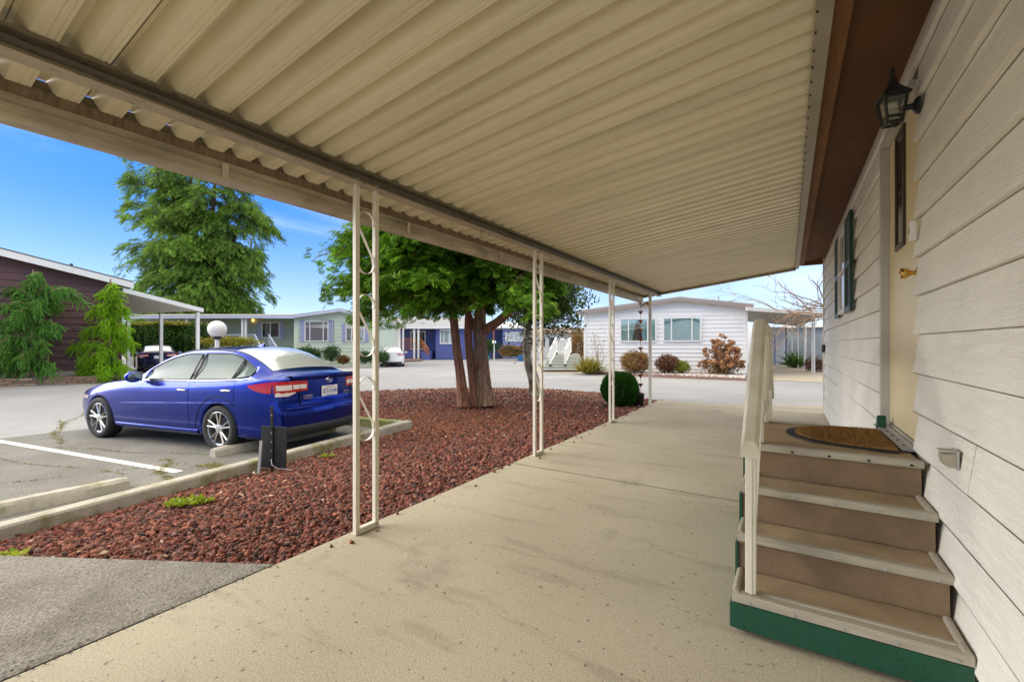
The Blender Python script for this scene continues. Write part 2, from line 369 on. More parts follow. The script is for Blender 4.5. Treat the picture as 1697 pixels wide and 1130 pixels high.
def zbed(x, y):
    a = np.clip((SE-x)/3.2, 0, 1)**.9; b = np.clip((y-8.)/4.3, 0, 1); return -.035-(.195*a+(.16-.195*a)*b)
def inpoly(x, y, P):
    r = np.zeros(len(x), bool); n = len(P)
    for i in range(n):
        x0, y0 = P[i]; x1, y1 = P[(i+1) % n]
        c = ((y0 > y) != (y1 > y)); r ^= c & (x < (x1-x0)*(y-y0)/((y1-y0) if y1 != y0 else 1e-9)+x0)
    return r
from mathutils.geometry import delaunay_2d_cdt
bp = []
for i in range(len(BED)):
    a, b = Vector(BED[i]), Vector(BED[(i+1) % len(BED)]); k = max(1, int((b-a).length/.3))
    bp += [a+(b-a)*j/k for j in range(k)]
nb = len(bp); gx, gy = np.meshgrid(np.arange(-11.5, -2.4, .3), np.arange(.5, 12.8, .3)); gx, gy = gx.ravel(), gy.ravel()
ok = inpoly(gx, gy, BED); pts = bp+[Vector((a, b)) for a, b in zip(gx[ok], gy[ok])]
vv, _, ff, *_ = delaunay_2d_cdt(pts, [(i, (i+1) % nb) for i in range(nb)], [], 1, 1e-4)
mb = MB(); mb.v = [(p.x, p.y, float(zbed(p.x, p.y))+.01*math.sin(p.x*5)*math.sin(p.y*4)-.005) for p in vv]; mb.f = [tuple(f) for f in ff]
tag(mb.build('planting_bed', m_soil, smooth=True), kind='structure')
def bedpoints(n, cond=None):
    x = rng.uniform(-11.6, SE-.012, n); y = rng.uniform(.36, 12.75, n); k = inpoly(x, y, BED)
    d = -SN*x+CS*y; lat = CS*x+SN*y; u = CX+F*lat/np.maximum(d, .1)
    k &= (u > -60) & (d > 1.5)
    x, y, d = x[k], y[k], d[k]; return x, y, d
x, y, d = bedpoints(360000); keep = rng.random(len(x)) < np.clip(1.25*(3.6/np.maximum(d, 2.2))**1.15, .14, 1.)
x, y, d = x[keep], y[keep], d[keep]; n = len(x)
ip, iff = ico(1); Vs = []
r = np.minimum(rng.lognormal(0, .42, n), 2.1)*.0118*np.clip((d/5)**.35, .85, 1.5)
var = 6; parts = []
for k in range(var):
    s = np.arange(n) % var == k; g = np.random.default_rng(50+k); pr = ip*(1+g.normal(0, .30, (len(ip), 1))+g.normal(0, .12, ip.shape))*np.array([1.35, .95, .66])
    ax, ay, az = frames(rng.normal(size=(s.sum(), 3))*np.array([1, 1, .5]))
    parts.append(scatter(pr, iff, np.stack([x[s], y[s], zbed(x[s], y[s])+r[s]*.45+.004], 1), ax, ay, az, r[s]))
ns = 46; sx_ = SE+abs(rng.normal(0, .07, ns))+.01; sy_ = rng.uniform(1.5, 9.5, ns); sr = rng.uniform(.006, .016, ns); ax, ay, az = frames(rng.normal(size=(ns, 3))); parts.append(scatter(pr, iff, np.stack([sx_, sy_, sr*.5], 1), ax, ay, az, sr))
V, Fc = cat(parts); tag(npmesh('lava_rock_gravel', V, Fc, m_rock), 'loose dark red lava rock covering the planting bed', 'gravel', kind='stuff')
# litter
def flakes(name, x, y, size, m, label, zoff=.03):
    n = len(x); dd = rng.normal(size=(n, 3))*np.array([1, 1, .22]); ax, ay, az = frames(dd, .35)
    V, Fc = scatter(LEAF*np.array([1, .9, 1.5]), LEAFF, np.stack([x, y, zbed(x, y)+zoff+.012], 1), ax, ay, az, size); tag(npmesh(name, V, Fc, m), label, 'litter', kind='stuff')
x, y, d = bedpoints(26000); w = np.clip((y-6.5)/4.5, .06, 1)*np.clip(.55+.45*np.sin(x*1.7)*np.sin(y*2.1), .1, 1); k = rng.random(len(x)) < w
flakes('leaf_litter', x[k], y[k], rng.uniform(.02, .06, k.sum()), m_litter, 'pale dry leaf litter thin over the bed towards the road')
x, y, d = bedpoints(60000); tx, ty = -6.15, 7.85
k = rng.random(len(x)) < .95*np.exp(-(((x-tx-.8)/2.0)**2+((y-ty+1.1)/1.7)**2))
flakes('needle_litter', x[k], y[k], rng.uniform(.02, .05, k.sum()), m_needle, 'rusty brown needle litter under the red barked conifer', .032)
# few leaves on slab (stuff)
n = 70; x = rng.uniform(-2.4, -.3, n); y = rng.uniform(.9, 8, n); x = np.concatenate([x, rng.normal(SE-.012, .022, 420), rng.normal(SE+.03, .05, 120)]); y = np.concatenate([y, rng.uniform(-1, 1.43, 420), rng.uniform(1.4, 10, 120)]); n = len(x); ax, ay, az = frames(rng.normal(size=(n, 3))*np.array([1, 1, .1]), .2)
V, Fc = scatter(LEAF, LEAFF, np.stack([x, y, np.full(n, .004)], 1), ax, ay, az, rng.uniform(.006, .018, n))
m_chip = mat('dark leaf scraps', (.07, .05, .03), .9, var=0, island=.4)
tag(npmesh('leaf_scraps', V, Fc, m_chip), 'scattered dark leaf scraps on the concrete slab', 'litter', kind='stuff')
# kerbs ----------------------------------------------------------
def curb(a, b, w, side, name, label, m):
    mbc = MB(); d = (b-a).normalized(); nn = Vector((-d.y, d.x, 0))*side; L = (b-a).length; k = max(1, round(L/2.45)); out = []
    for i in range(k):
        p = a+d*(L*i/k+.003); q = a+d*(L*(i+1)/k-.003)
        prof = [(0, -.26), (.004, -.085), (.016, -.067), (w-.016, -.065), (w-.003, -.085), (w, -.26)]
        mbc.prism([p+nn*s+Vector((0, 0, z)) for s, z in prof], q-p)
    return tag(mbc.build(name, m), kind='structure')
curb(C0, C1, .15, 1, 'kerb', '', m_curb)
curb(C1+E1*.16, C2, .15, 1, 'kerb', '', m_curbtop)
m_stall = mat('stall asphalt', (.225, .22, .20), .95, var=.14, vs=1.6, bump=.9, bs=90, speck=.35, specks=75, col2=(.17, .165, .145), c2s=1.0, c2soft=.15)
slabmat(m_stall, 'drive')
mb = MB(); q0 = Vector((-4.9, .2, ROAD+.004)); q = [q0+Vector((.1, -2.4, 0)), Vector((-5.65, 5.6, ROAD+.004)), Vector((-5.65, 5.6, ROAD+.004))+E1*4.7, Vector((-4.9, .2, ROAD+.004))+E1*5.9, q0+Vector((.1, -2.4, 0))+E1*6.2]
mb.poly(q); tag(mb.build('parking_stall', m_stall), kind='structure')
# parking lines + moss + cracks
mb = MB(); a = Vector((-6.0, 2.34, ROAD+.008)); w = Vector((.016, -.1, 0))
mb.poly([a, a+E1*7, a+E1*7+w, a+w]); tag(mb.build('parking_line', m_line), kind='structure')
p = GZ(905, 625.5, ROAD+.004); q = GZ(950, 621.8, ROAD+.004); mb = MB(); mb.poly([p, q, q+Vector((0, -.35, 0)), p+Vector((0, -.35, 0))]); tag(mb.build('parking_line', m_line), kind='structure')
m_moss = mat('moss', (.15, .14, .03), 1., var=.3, vs=30, islcol=[(.15, .15, .03), (.30, .28, .06), (.20, .16, .05), (.36, .34, .08)])
P = []
def mosspath(a, b, n, sp, wig=.1):
    a, b = np.array(a), np.array(b); t = rng.random(n); p = a+(b-a)*t[:, None]; nn = np.array([-(b-a)[1], (b-a)[0]]); nn = nn/np.linalg.norm(nn)
    clump = .5+.5*np.sin(t*23+a[0]*3)*np.sin(t*11+1+a[1]); P.append((p+nn*(rng.normal(0, sp, (n, 1))*clump[:, None]+wig*np.sin(t*9)[:, None]*.5))[clump > .15])
mosspath((-6.4, -2), (-5.2, .3), 300, .03); mosspath((-4.98, .35), (-5.74, 5.5), 5200, .09, .05)
mosspath((-6.1, 2.5), (-5.45, 2.9), 1600, .12); mosspath((-6.8, 2.45), (-5.6, 2.0), 1200, .07)
mosspath((-9.9, 1.0), (-6.4, 1.9), 500, .02); mosspath((-7.9, -.2), (-6.3, 2.5), 600, .02); mosspath((-12, 2.6), (-8.9, 1.9), 900, .05); mosspath((-8.8, 1.9), (-6.4, 2.9), 500, .03)
mosspath((-13, 3.2), (-10.2, 2.1), 700, .05); mosspath((-5.9, 5.4), (-9.3, 4.85), 1200, .12)
p = np.concatenate(P); n = len(p); ax, ay, az = frames(rng.normal(size=(n, 3))*np.array([1, 1, .5]))
V, Fc = scatter(LEAF*np.array([1, 1.4, 2]), LEAFF, np.column_stack([p, np.full(n, ROAD+.011)]), ax, ay, az, rng.uniform(.006, .017, n))
tag(npmesh('moss', V, Fc, m_moss), 'yellow green moss along the kerb and in cracks of the parking stall', 'moss', kind='stuff')
mb = MB()
for i in range(9):
    pass
# wheel stops
def stop(a, b, label):
    a, b = Vector(a), Vector(b); a.z = b.z = 0; d = (b-a).normalized(); nn = Vector((-d.y, d.x, 0)); mbs = MB()
    prof = [(-.085, ROAD), (-.075, ROAD+.085), (-.045, ROAD+.115), (.045, ROAD+.115), (.075, ROAD+.085), (.085, ROAD)]
    n0 = 14
    rows = []
    for i in range(n0+1):
        p = a+(b-a)*i/n0; s = 1-.25*(i in (0, n0))
        rows.append([p+nn*(x*s+random.uniform(-.006, .006))+Vector((0, 0, ROAD+(z-ROAD)*(1-.12*(i in (0, n0)))+random.uniform(-.004, .004)*(z > ROAD))) for x, z in prof])
    mbs.grid(rows); mbs.poly(rows[0][::-1]); mbs.poly(rows[-1])
    return tag(mbs.build('wheel_stop', m_curb, smooth=35), label, 'wheel stop', 'concrete wheel stops')
stop(GZ(-40, 851, -.16), GZ(212, 798, -.16), 'concrete wheel stop of the empty stall beside the white line')
stop(GZ(352, 750, -.16), GZ(553, 709, -.16), 'concrete wheel stop under the tail of the blue car')
# ---------------------------------------------------------------- carport
cp = thing('carport', 'cream corrugated metal carport awning over the concrete slab', 'carport', (-2.43, 4.3, 0))
YE = 10.05; Y0 = -5.185
def zr(x): return 2.415+.127*(x+2.42)
prof = []; y = Y0
while y < YE-.02:
    for dy, dzz in ((0, 0), (.018, .0), (.020, .003), (.023, .003), (.025, 0), (.040, 0), (.042, .003), (.045, .003), (.047, 0), (.054, 0), (.064, .058), (.104, .058), (.134, .0)):
        prof.append((y+dy, dzz))
    y += .1525
prof.append((YE, 0)); mb = MB()
mb.grid([[(xx, yy, zr(xx)+zz) for yy, zz in prof] for xx in (-2.79, -2.0, -1.2, -.5, .12)])
o = mb.build('roof_panel', m_pan, cp); md = o.modifiers.new('s', 'SOLIDIFY'); md.thickness = .003; md.offset = 1
mb = MB(); y = Y0+.0855
while y < YE-.1:
    mb.prism([(-2.78, y-.0012, zr(-2.78)+.053), (-2.78, y+.0012, zr(-2.78)+.053), (-2.78, y+.0012, zr(-2.78)+.0575), (-2.78, y-.0012, zr(-2.78)+.0575)], (2.88, 0, .127*2.88)); y += .305
mb.build('seam', m_shadebronze, cp)
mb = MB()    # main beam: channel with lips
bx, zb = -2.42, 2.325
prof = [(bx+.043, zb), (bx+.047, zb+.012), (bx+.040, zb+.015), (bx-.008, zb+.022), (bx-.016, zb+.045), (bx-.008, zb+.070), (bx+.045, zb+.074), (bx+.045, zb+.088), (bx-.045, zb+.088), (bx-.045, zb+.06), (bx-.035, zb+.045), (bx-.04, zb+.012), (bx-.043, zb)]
mb.prism([(a, Y0, b) for a, b in prof], (0, YE-.02-Y0, 0)); mb.build('beam', m_shadebronze, cp)
mb = MB(); mb.box(bx-.0435, bx+.0475, Y0, YE-.02, zb-.0032, zb-.0002); mb.build('beam_flange', m_beam, cp)
mb = MB(); mb.box(bx+.0455, bx+.0485, Y0, YE-.02, zb+.0, zb+.012); mb.box(bx+.0455, bx+.0485, Y0, YE-.02, zb+.075, zb+.088); mb.build('beam_lip', m_shadebronze, cp)
mb = MB(); mb.box(-2.789, -2.783, Y0, YE, 2.372, 2.418); mb.build('closure_strip', m_shadebronze, cp)
mb = MB()    # gutter along low edge
gx0 = -2.77
mb.prism([(a, Y0, b) for a, b in [(gx0, 2.372), (gx0, 2.318), (gx0-.012, 2.318), (gx0-.012, 2.372)]], (0, YE-Y0, 0)); mb.build('gutter_lip', m_gutdirt, cp)
mb = MB()
prof = [(gx0-.002, 2.316), (gx0-.03, 2.312), (gx0-.034, 2.285), (gx0-.022, 2.282), (gx0-.026, 2.236), (gx0-.036, 2.222), (gx0-.14, 2.222), (gx0-.15, 2.25), (gx0-.15, 2.40), (gx0-.144, 2.40), (gx0-.142, 2.26), (gx0-.04, 2.24), (gx0-.03, 2.316)]
mb.prism([(a, Y0, b) for a, b in prof], (0, YE+.02-Y0, 0)); mb.build('gutter', m_gutter, cp)
for yy in (-3., -1.6, -.2, 1.28, 2.75, 4.2, 5.65, 7.1, 8.5, 9.6):
    mb = MB(); mb.box(gx0-.018, gx0-.036+.022, yy, yy+.035, 2.225, 2.33, bev=.004); mb.build('gutter_bracket', m_cream, cp)
mb = MB()   # rake end beam
mb.prism([(gx0-.02, YE+.002, zr(gx0)-.055), (.12, YE+.002, zr(.12)-.055), (.12, YE+.002, zr(.12)+.045), (gx0-.02, YE+.002, zr(gx0)+.045)], (0, .05, 0))
mb.prism([(gx0-.02, YE-.03, zr(gx0)-.06), (.12, YE-.03, zr(.12)-.06), (.12, YE-.03, zr(.12)-.05), (gx0-.02, YE-.03, zr(gx0)-.05)], (0, .03, 0)); mb.build('end_fascia', m_gutter, cp)
mb = MB()  # hanger channel at house
mb.prism([(.10, Y0, zr(.1)-.028), (.165, Y0, zr(.1)-.034), (.165, Y0, zr(.1)+.07), (.10, Y0, zr(.1)+.06), (.10, Y0, zr(.1)+.045), (.155, Y0, zr(.1)+.05), (.155, Y0, zr(.1)-.02), (.10, Y0, zr(.1)-.018)], (0, YE-Y0, 0))
mb.build('hanger_channel', mat('channel metal', (.30, .265, .19), .5, var=.12), cp)
y = Y0+.04+.1525*42
while y < YE: mb = MB(); mb.box(.102, .11, y-.004, y+.004, zr(.1)-.036, zr(.1)-.026); mb.build('screw', m_dark, cp); y += .1525
def strap(mbs, zt, hgt, y0, y1, x):
    """one S scroll loop between the uprights: top arc, diagonal, bottom arc"""
    yc = (y0+y1)/2; rr = (y1-y0)/2; pts = []
    for k in range(13):
        a = -.35+(PI+.35)*k/12; pts.append((yc+rr*math.cos(a), zt-rr+rr*math.sin(a)*1.0))
    pts[-1] = (y0, zt-rr); pts.append((y0+.006, zt-rr-.05))
    pts.append((y1-.008, zt-hgt+rr+.05))
    for k in range(13):
        a = -(PI+.2)*k/12; pts.append((yc+rr*math.cos(a), zt-hgt+rr+rr*math.sin(a)))
    t = .0016
    for (ya, za), (yb, zb_) in zip(pts[:-1], pts[1:]):
        dd = Vector((0, yb-ya, zb_-za)); l = dd.length
        if l < 1e-5: continue
        dd /= l; nn = Vector((0, -dd.z, dd.y))*t; p = Vector((x-.011, ya, za))-dd*.0015; q = Vector((x-.011, yb, zb_))+dd*.0015
        mbs.prism([p+nn, p-nn, q-nn, q+nn], (.022, 0, 0))
def post(y, double=True):
    ps = thing_part('post', cp, (-2.432, y, 0))
    w = .034 if double else .055
    for yy in ((0, .162) if double else (.02,)):
        mb = MB(); mb.box(-2.432-w/2, -2.432+w/2, y+yy, y+yy+w-.002, .001, 2.362 if double else 2.34, bev=.004); mb.build('upright', m_post, ps)
    if double:
        for zt, hg in ((2.16, .42), (1.60, .42), (1.04, .43)):
            mb = MB(); strap(mb, zt, hg, y+w, y+.162, -2.436); mb.build('scroll', m_post, ps)
        mb = MB(); mb.box(-2.452, -2.412, y+.032, y+.164, 0.0015, .04, bev=.003); mb.build('base_plate', m_post, ps)
        for yy in (.016, .178):
            for zz in (.022, 2.31):
                mb = MB(); mb.lathe([(.007, 0), (.006, .003), (0, .004)], (-2.4148, y+yy, zz), 8, 'x'); mb.build('bolt', m_grey, ps)
def thing_part(name, parent, loc):
    o = bpy.data.objects.new(name, None); COL.objects.link(o); o.parent = parent; o.location = world(parent).inverted() @ Vector(loc); o.empty_display_size = .05; return o
for yy in (-2.94, -.51, 1.92, 4.35, 6.83): post(yy)
post(9.23, False)
mb = MB(); a = AT(793, 379, 3.83); zt = 2.33; hx, hy = -2.42, 3.33
mb.tube([(hx, hy, zt), (hx, hy, zt-.03)], .0025, 6); mb.tube([(hx, hy+.012*math.sin(t), zt-.042+.012*math.cos(t)) for t in np.linspace(0, 5.6, 14)], .0025, 6); mb.build('hook', m_black, cp)
mb = MB(); mb.tube([(-2.84, 10.0, 2.24), (-2.84, 10.0, 2.16), (-2.80, 9.9, 2.12), (-2.5, 9.3, 2.13), (-2.46, 9.26, 2.08)], .028, 10); mb.build('downpipe', m_gutter, cp)
# rain chain
rc = thing('rain_chain', 'copper rain chain of small cups hanging from gutter end', 'rain chain', (-2.84, 10.02, .1))
zz = 2.08; k = 0
mb = MB(); mb.tube([(-2.84, 10.02, 2.23), (-2.84, 10.02, .13)], .004, 6); mb.build('link_chain', m_copper, rc)
for k in range(10):
    z0 = 1.99-k*.205; mb = MB()
    mb.lathe([(.010, z0-.05), (.026, z0-.02), (.056, z0+.012), (.058, z0+.03), (.05, z0+.028), (.02, z0-.015), (.0, z0-.03)], (-2.84, 10.02, 0), 10); mb.build('cup', m_copper, rc, smooth=40)
pz = float(zbed(-2.84, 10.05))
bk = MB(); pb = GZ(1075, 668, pz); bk.lathe([(.105, pz-.01), (.135, pz+.27), (.145, pz+.28), (.145, pz+.30), (.128, pz+.30), (.10, pz+.05), (0, pz+.04)], (-2.82, 9.75, 0), 20)
tag(bk.build('bucket', m_black, smooth=40), 'black planter bucket at foot of the last carport post', 'bucket')
bk = MB(); bk.lathe([(.06, pz-.01), (.10, pz+.12), (.11, pz+.13), (.11, pz+.16), (.09, pz+.16), (0, pz+.10)], (-3.08, 9.95, 0), 16)
tag(bk.build('flower_pot', m_terra, smooth=40), 'upright small terracotta pot between boxwood and black bucket', 'pot', 'terracotta pots')
MX = Matrix.Translation((-3.0, 9.72, pz+.09)) @ Matrix.Rotation(1.35, 4, 'Y') @ Matrix.Rotation(.4, 4, 'X'); bk = MB(); bk.lathe([(.05, -.08), (.085, .06), (.095, .07), (.095, .10), (.08, .10), (0, .03)], (0, 0, 0), 16, M=MX)
tag(bk.build('flower_pot', m_terra, smooth=40), 'terracotta pot tipped on its side against the black bucket', 'pot', 'terracotta pots')
# ---------------------------------------------------------------- own house
WX = .552
m_lapshade = mat('lap shade line', (.17, .145, .11), .9, var=.4, vs=3)  # dark strips painting the shadow line under each siding lap
hs = thing('mobile_home', 'cream lap sided mobile home wall with brown eave beside the carport', 'house', (2.6, 3.4, 0))
mb = MB(); mb.box(.622, 4.7, -3.4, 9.93, .02, 2.86)
mb.prism([(.622, -3.4, 2.861), (4.7, -3.4, 2.861), (2.66, -3.4, 3.36)], (0, 13.33, 0)); mb.build('wall_core', m_siding, hs)
DY0, DY1, DZ0, DZ1 = 3.05, 3.98, .70, 2.63
zs = [.12+.1988*k for k in range(-1, 15)]
random.seed(3)
def board(mbs, y0, y1, z0, z1, off=0., warp=0.):
    zt = z1+.012
    a = [(WX-off, y0), (WX-off-warp, y1)]
    rows = []
    n = max(1, int((y1-y0)/.6))
    for i in range(n+1):
        yy = y0+(y1-y0)*i/n; wv = -warp*(i/n)
        rows.append([(WX-off+wv+.028, yy, z0), (WX-off+wv-.002, yy, z0), (WX-off+wv-.003, yy, z0+.006), (WX-off+wv*.4+.024, yy, zt)])
    mbs.grid(rows)
    for r, s in ((rows[0], 1), (rows[-1], -1)): mbs.poly((r+[(WX+.034, r[0][1], zt), (WX+.034, r[0][1], z0)])[::s])
mb = MB()
jl = [7.35, 6.9, 7.3, 5.5, 7.15, 6.5, 7.4, 6.3, 7.2, 6.6, 7.3, 6.8, 5.9, 7.5, 6.4, 6.9]
for k, z in enumerate(zs):
    z1 = min(z+.1988, 2.862); z = max(z, .012)
    if z1 <= z: continue
    segs = [(-3.4, DY0+random.uniform(-.006, .01)), (DY1+.003, 9.93)] if (z1 > DZ0+.03 and z < DZ1-.05) else ([(-3.4, 2.1), (2.103, 9.93)] if k == 3 else [(-3.4, 9.93)])
    for y0, y1 in segs:
        j = jl[k % len(jl)]
        if y0 < j < y1 and z < 1.65:
            board(mb, y0, j-.004, z, z1, 0, .006); board(mb, j+.004, y1, z, z1, random.uniform(0, .006))
        elif k in (2, 4) and y0 < 2.2 < y1: board(mb, y0, 2.22, z, z1, .001); board(mb, 2.224, y1, z, z1, .003)
        else: board(mb, y0, y1, z, z1, random.uniform(0, .002))
mb.build('siding', m_siding, hs)
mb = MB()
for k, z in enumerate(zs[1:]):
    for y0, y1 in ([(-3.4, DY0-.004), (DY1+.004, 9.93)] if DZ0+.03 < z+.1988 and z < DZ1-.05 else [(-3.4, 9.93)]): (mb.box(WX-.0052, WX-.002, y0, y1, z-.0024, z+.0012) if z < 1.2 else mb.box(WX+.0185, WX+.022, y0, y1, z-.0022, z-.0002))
mb.build('lap_shade', m_lapshade, hs)
mb = MB(); mb.box(.535, .66, 9.932, 9.99, .0, 2.86, bev=.004); mb.build('corner_trim', m_siding, hs)
mb = MB()
for k, z in enumerate(zs):
    z1 = min(z+.1988, 2.862); z = max(z, .012); mb.box(.66, 4.7, 9.94, 9.965, z, z1-.004)
mb.build('gable_siding', m_siding, hs)
# eave: fascia, soffit, roof
mb = MB(); mb.box(.166, .205, -3.6, 10.02, 2.752, 2.90); mb.build('fascia', m_brownwood, hs)
mb = MB(); mb.box(.2055, .242, -3.6, 10.0, 2.756, 2.80); mb.build('fascia_strip', m_brownwood, hs)
mb = MB(); y = -3.6
for yb in (-1.17, 1.27, 3.70, 6.14, 8.58, 9.98):
    mb.prism([(.206, y, 2.802), (.585, y, 2.868), (.585, y, 2.882), (.206, y, 2.816)], (0, yb-.004-y, 0)); y = yb
mb.build('soffit', m_soffit, hs)
m_shingle = mat('grey shingle', (.16, .15, .145), .95, var=.2, vs=12, bump=.5, bs=60)
mb = MB()
mb.prism([(.10, -3.7, 2.905), (2.66, -3.7, 3.47), (2.66, -3.7, 3.53), (.10, -3.7, 2.965)], (0, 13.78, 0)); mb.prism([(2.661, -3.7, 3.47), (5.2, -3.7, 2.905), (5.2, -3.7, 2.965), (2.661, -3.7, 3.53)], (0, 13.78, 0))
mb.build('roof', m_shingle, hs)
mb = MB(); mb.box(.206, .60, 10.0005, 10.03, 2.75, 2.88); mb.build('barge_board', m_brownwood, hs)
# door
m_shut = mat('dark shutter green', (.010, .055, .034), .45, var=.15, vs=7)
dr = thing_part('door', hs, (.6, 3.5, DZ0))
mb = MB(); mb.box(.585, .62, 3.05, 3.925, .735, 2.60, bev=.004); mb.build('door_leaf', m_doorp, dr)
mb = MB(); mb.box(.538, .63, 3.928, 3.978, .72, 2.60, bev=.003); mb.box(.538, .63, 3.06, 3.978, 2.602, 2.64, bev=.003); mb.build('door_frame', m_trim, dr)
mb = MB(); mb.box(.6, .622, 3.0, 3.055, .70, 2.60); mb.build('door_gap', m_dark, dr)
mb = MB(); mb.box(.50, .622, 3.06, 3.926, .702, .715); mb.box(.545, .56, 3.06, 3.926, .715, .728); mb.box(.575, .584, 3.06, 3.926, .715, .734); mb.build('threshold', m_grey, dr)
for yy in (3.15, 3.3, 3.45, 3.6, 3.75, 3.88): mb = MB(); mb.box(.52, .532, yy, yy+.012, .7152, .7175); mb.build('threshold_screw', m_dark, dr)
fr = MB()
for a, b, c, d in ((3.435, 3.465, 1.85, 2.57), (3.655, 3.685, 1.85, 2.57), (3.465, 3.655, 1.85, 1.88), (3.465, 3.655, 2.54, 2.57)): fr.box(.572, .5848, a, b, c, d, bev=.003)
lw = fr.build('window_frame', mat('bronze frame', (.05, .035, .02), .4, var=.1), dr); mb = MB(); mb.box(.580, .5846, 3.4655, 3.6545, 1.8805, 2.5395); mb.build('pane', m_darkglass, lw)
mb = MB(); M0 = Matrix.Translation((.585, 3.115, 1.64))
mb.lathe([(.032, 0), (.034, -.006), (.028, -.012), (.013, -.016), (.012, -.035), (.020, -.042), (.027, -.052), (.029, -.068), (.026, -.078), (.010, -.082), (0, -.083)], (0, 0, 0), 20, 'x', M0); mb.build('knob', m_brass, dr, smooth=45)
mb = MB(); mb.lathe([(.026, 0), (.028, -.006), (.022, -.014), (0, -.016)], (.585, 3.115, 1.80), 18, 'x'); mb.build('deadbolt', m_brass, dr, smooth=45)
# window with shutters
wn = thing_part('window', hs, (.55, 6.35, 1.6)); mb = MB()
for a, b, c, d in ((5.99, 6.03, 1.62, 2.58), (6.66, 6.70, 1.62, 2.58), (6.03, 6.66, 1.62, 1.66), (6.03, 6.66, 2.54, 2.58), (6.03, 6.66, 2.08, 2.11)): mb.box(.51, .552, a, b, c, d, bev=.003)
mb.build('window_frame', m_white, wn); mb = MB(); mb.box(.53, .54, 6.03, 6.66, 1.66, 2.54); mb.build('pane', mat('curtained pane', (.35, .34, .31), .1, var=.1), wn)
for y0, y1 in ((5.50, 5.985), (6.705, 7.18)):
    st = thing_part('shutter', hs, (.52, y0, 1.6)); mb = MB()
    for a, b, c, d in ((y0, y0+.05, 1.6, 2.6), (y1-.05, y1, 1.6, 2.6), (y0+.05, y1-.05, 1.6, 1.66), (y0+.05, y1-.05, 2.54, 2.6), (y0+.05, y1-.05, 2.07, 2.13)): mb.box(.512, .54, a, b, c, d, bev=.003)
    mb.build('shutter_frame', m_shut, st); mb = MB()
    for zz in list(np.arange(1.675, 2.06, .027))+list(np.arange(2.145, 2.53, .027)): mb.prism([(.516, y0+.051, zz), (.519, y0+.051, zz-.003), (.537, y0+.051, zz+.018), (.534, y0+.051, zz+.021)], (0, y1-y0-.102, 0))
    mb.build('louvre', m_shut, st)
mb = MB(); mb.box(.525, .55, 2.985, 3.025, 1.79, 1.89, bev=.005); db = mb.build('doorbell', m_white, hs); mb = MB(); mb.box(.520, .5249, 2.995, 3.015, 1.825, 1.855, bev=.002); mb.build('button', m_grey, db)
mb = MB(); mb.box(.50, .55, 9.55, 9.65, 1.12, 1.26, bev=.01); mb.build('outlet_box', m_black, hs)
# weatherproof socket cover
mb = MB(); y0, y1 = 2.335, 2.395
mb.prism([(.552, y0, .788), (.524, y0, .786), (.512, y0, .794), (.506, y0, .815), (.506, y0, .836), (.552, y0, .845)], (0, y1-y0, 0)); ob = mb.build('outlet_cover', m_nosing, hs, smooth=30)
mb = MB(); mb.box(.500, .5478, y0-.004, y1+.004, .8455, .850, bev=.0015); mb.build('lid', m_trim, ob)
mb = MB(); mb.box(.545, .5515, y0-.008, y1+.008, .782, .8540, bev=.002); mb.build('gasket', m_grey, ob)
# wall lantern
LX, LY = .452, 2.965
lt = thing('wall_lantern', 'black coach lantern mounted on siding above the door', 'wall lamp', (LX, LY, 2.38))
mb = MB(); mb.lathe([(.042, 0), (.042, -.008), (.032, -.018), (.016, -.026), (.013, -.05), (.013, -.07)], (.556, LY, 2.462), 20, 'x'); mb.build('wall_plate', m_black, lt, smooth=40)
mb = MB(); mb.tube([(.49, LY, 2.462), (.45, LY, 2.455), (.452, LY, 2.43), (.452, LY, 2.385)], .010, 10); mb.build('arm', m_black, lt, smooth=True)
def ngon(r, z, n=6, ph=0.): return [(LX+r*math.cos(ph+2*PI*k/n), LY+r*math.sin(ph+2*PI*k/n), z) for k in range(n)]
NB, PH = 4, PI/4+.2
bt, tp = ngon(.043, 2.395, NB, PH), ngon(.066, 2.525, NB, PH)
mb = MB()
for k in range(NB):
    mb.bar(bt[k], tp[k], .010, .010); k2 = (k+1) % NB; mb.bar(bt[k], bt[k2], .012, .012); mb.bar(tp[k], tp[k2], .012, .012)
    m1, m2 = Vector(bt[k]).lerp(Vector(tp[k]), .22), Vector(bt[k2]).lerp(Vector(tp[k2]), .22); mb.bar(m1, m2, .009, .009)
mb.build('cage', m_black, lt)
mb = MB()
for k in range(NB):
    k2 = (k+1) % NB; c = Vector((LX, LY, 2.46)); q = [Vector(p).lerp(Vector((LX, LY, p[2])), .03) for p in (bt[k], bt[k2], tp[k2], tp[k])]; mb.poly(q)
mb.build('glass', glassmat('lantern glass', (.8, .8, .75), .85), lt)
mb = MB(); rows = []
for r, z in ((.084, 2.523), (.086, 2.530), (.058, 2.557), (.034, 2.58), (.022, 2.605), (.016, 2.628), (.020, 2.632), (.010, 2.642), (.013, 2.655), (.008, 2.668), (.001, 2.685)):
    q = ngon(r, z, NB, PH); rows.append(q+[q[0]])
mb.grid(rows); mb.poly(ngon(.084, 2.5229, NB, PH)[::-1]); mb.build('cap', m_black, lt)
mb = MB(); mb.lathe([(.0, 2.505), (.024, 2.50), (.026, 2.47), (.02, 2.465)], (LX, LY, 0), 14)
for k in range(5):
    zc = 2.455-k*.012; mb.tube([(LX+.022*math.cos(a), LY+.022*math.sin(a), zc+.004*math.sin(a)) for a in np.linspace(0, 2*PI, 14)], .0055, 6)
mb.build('bulb', m_bulb, lt, smooth=True)
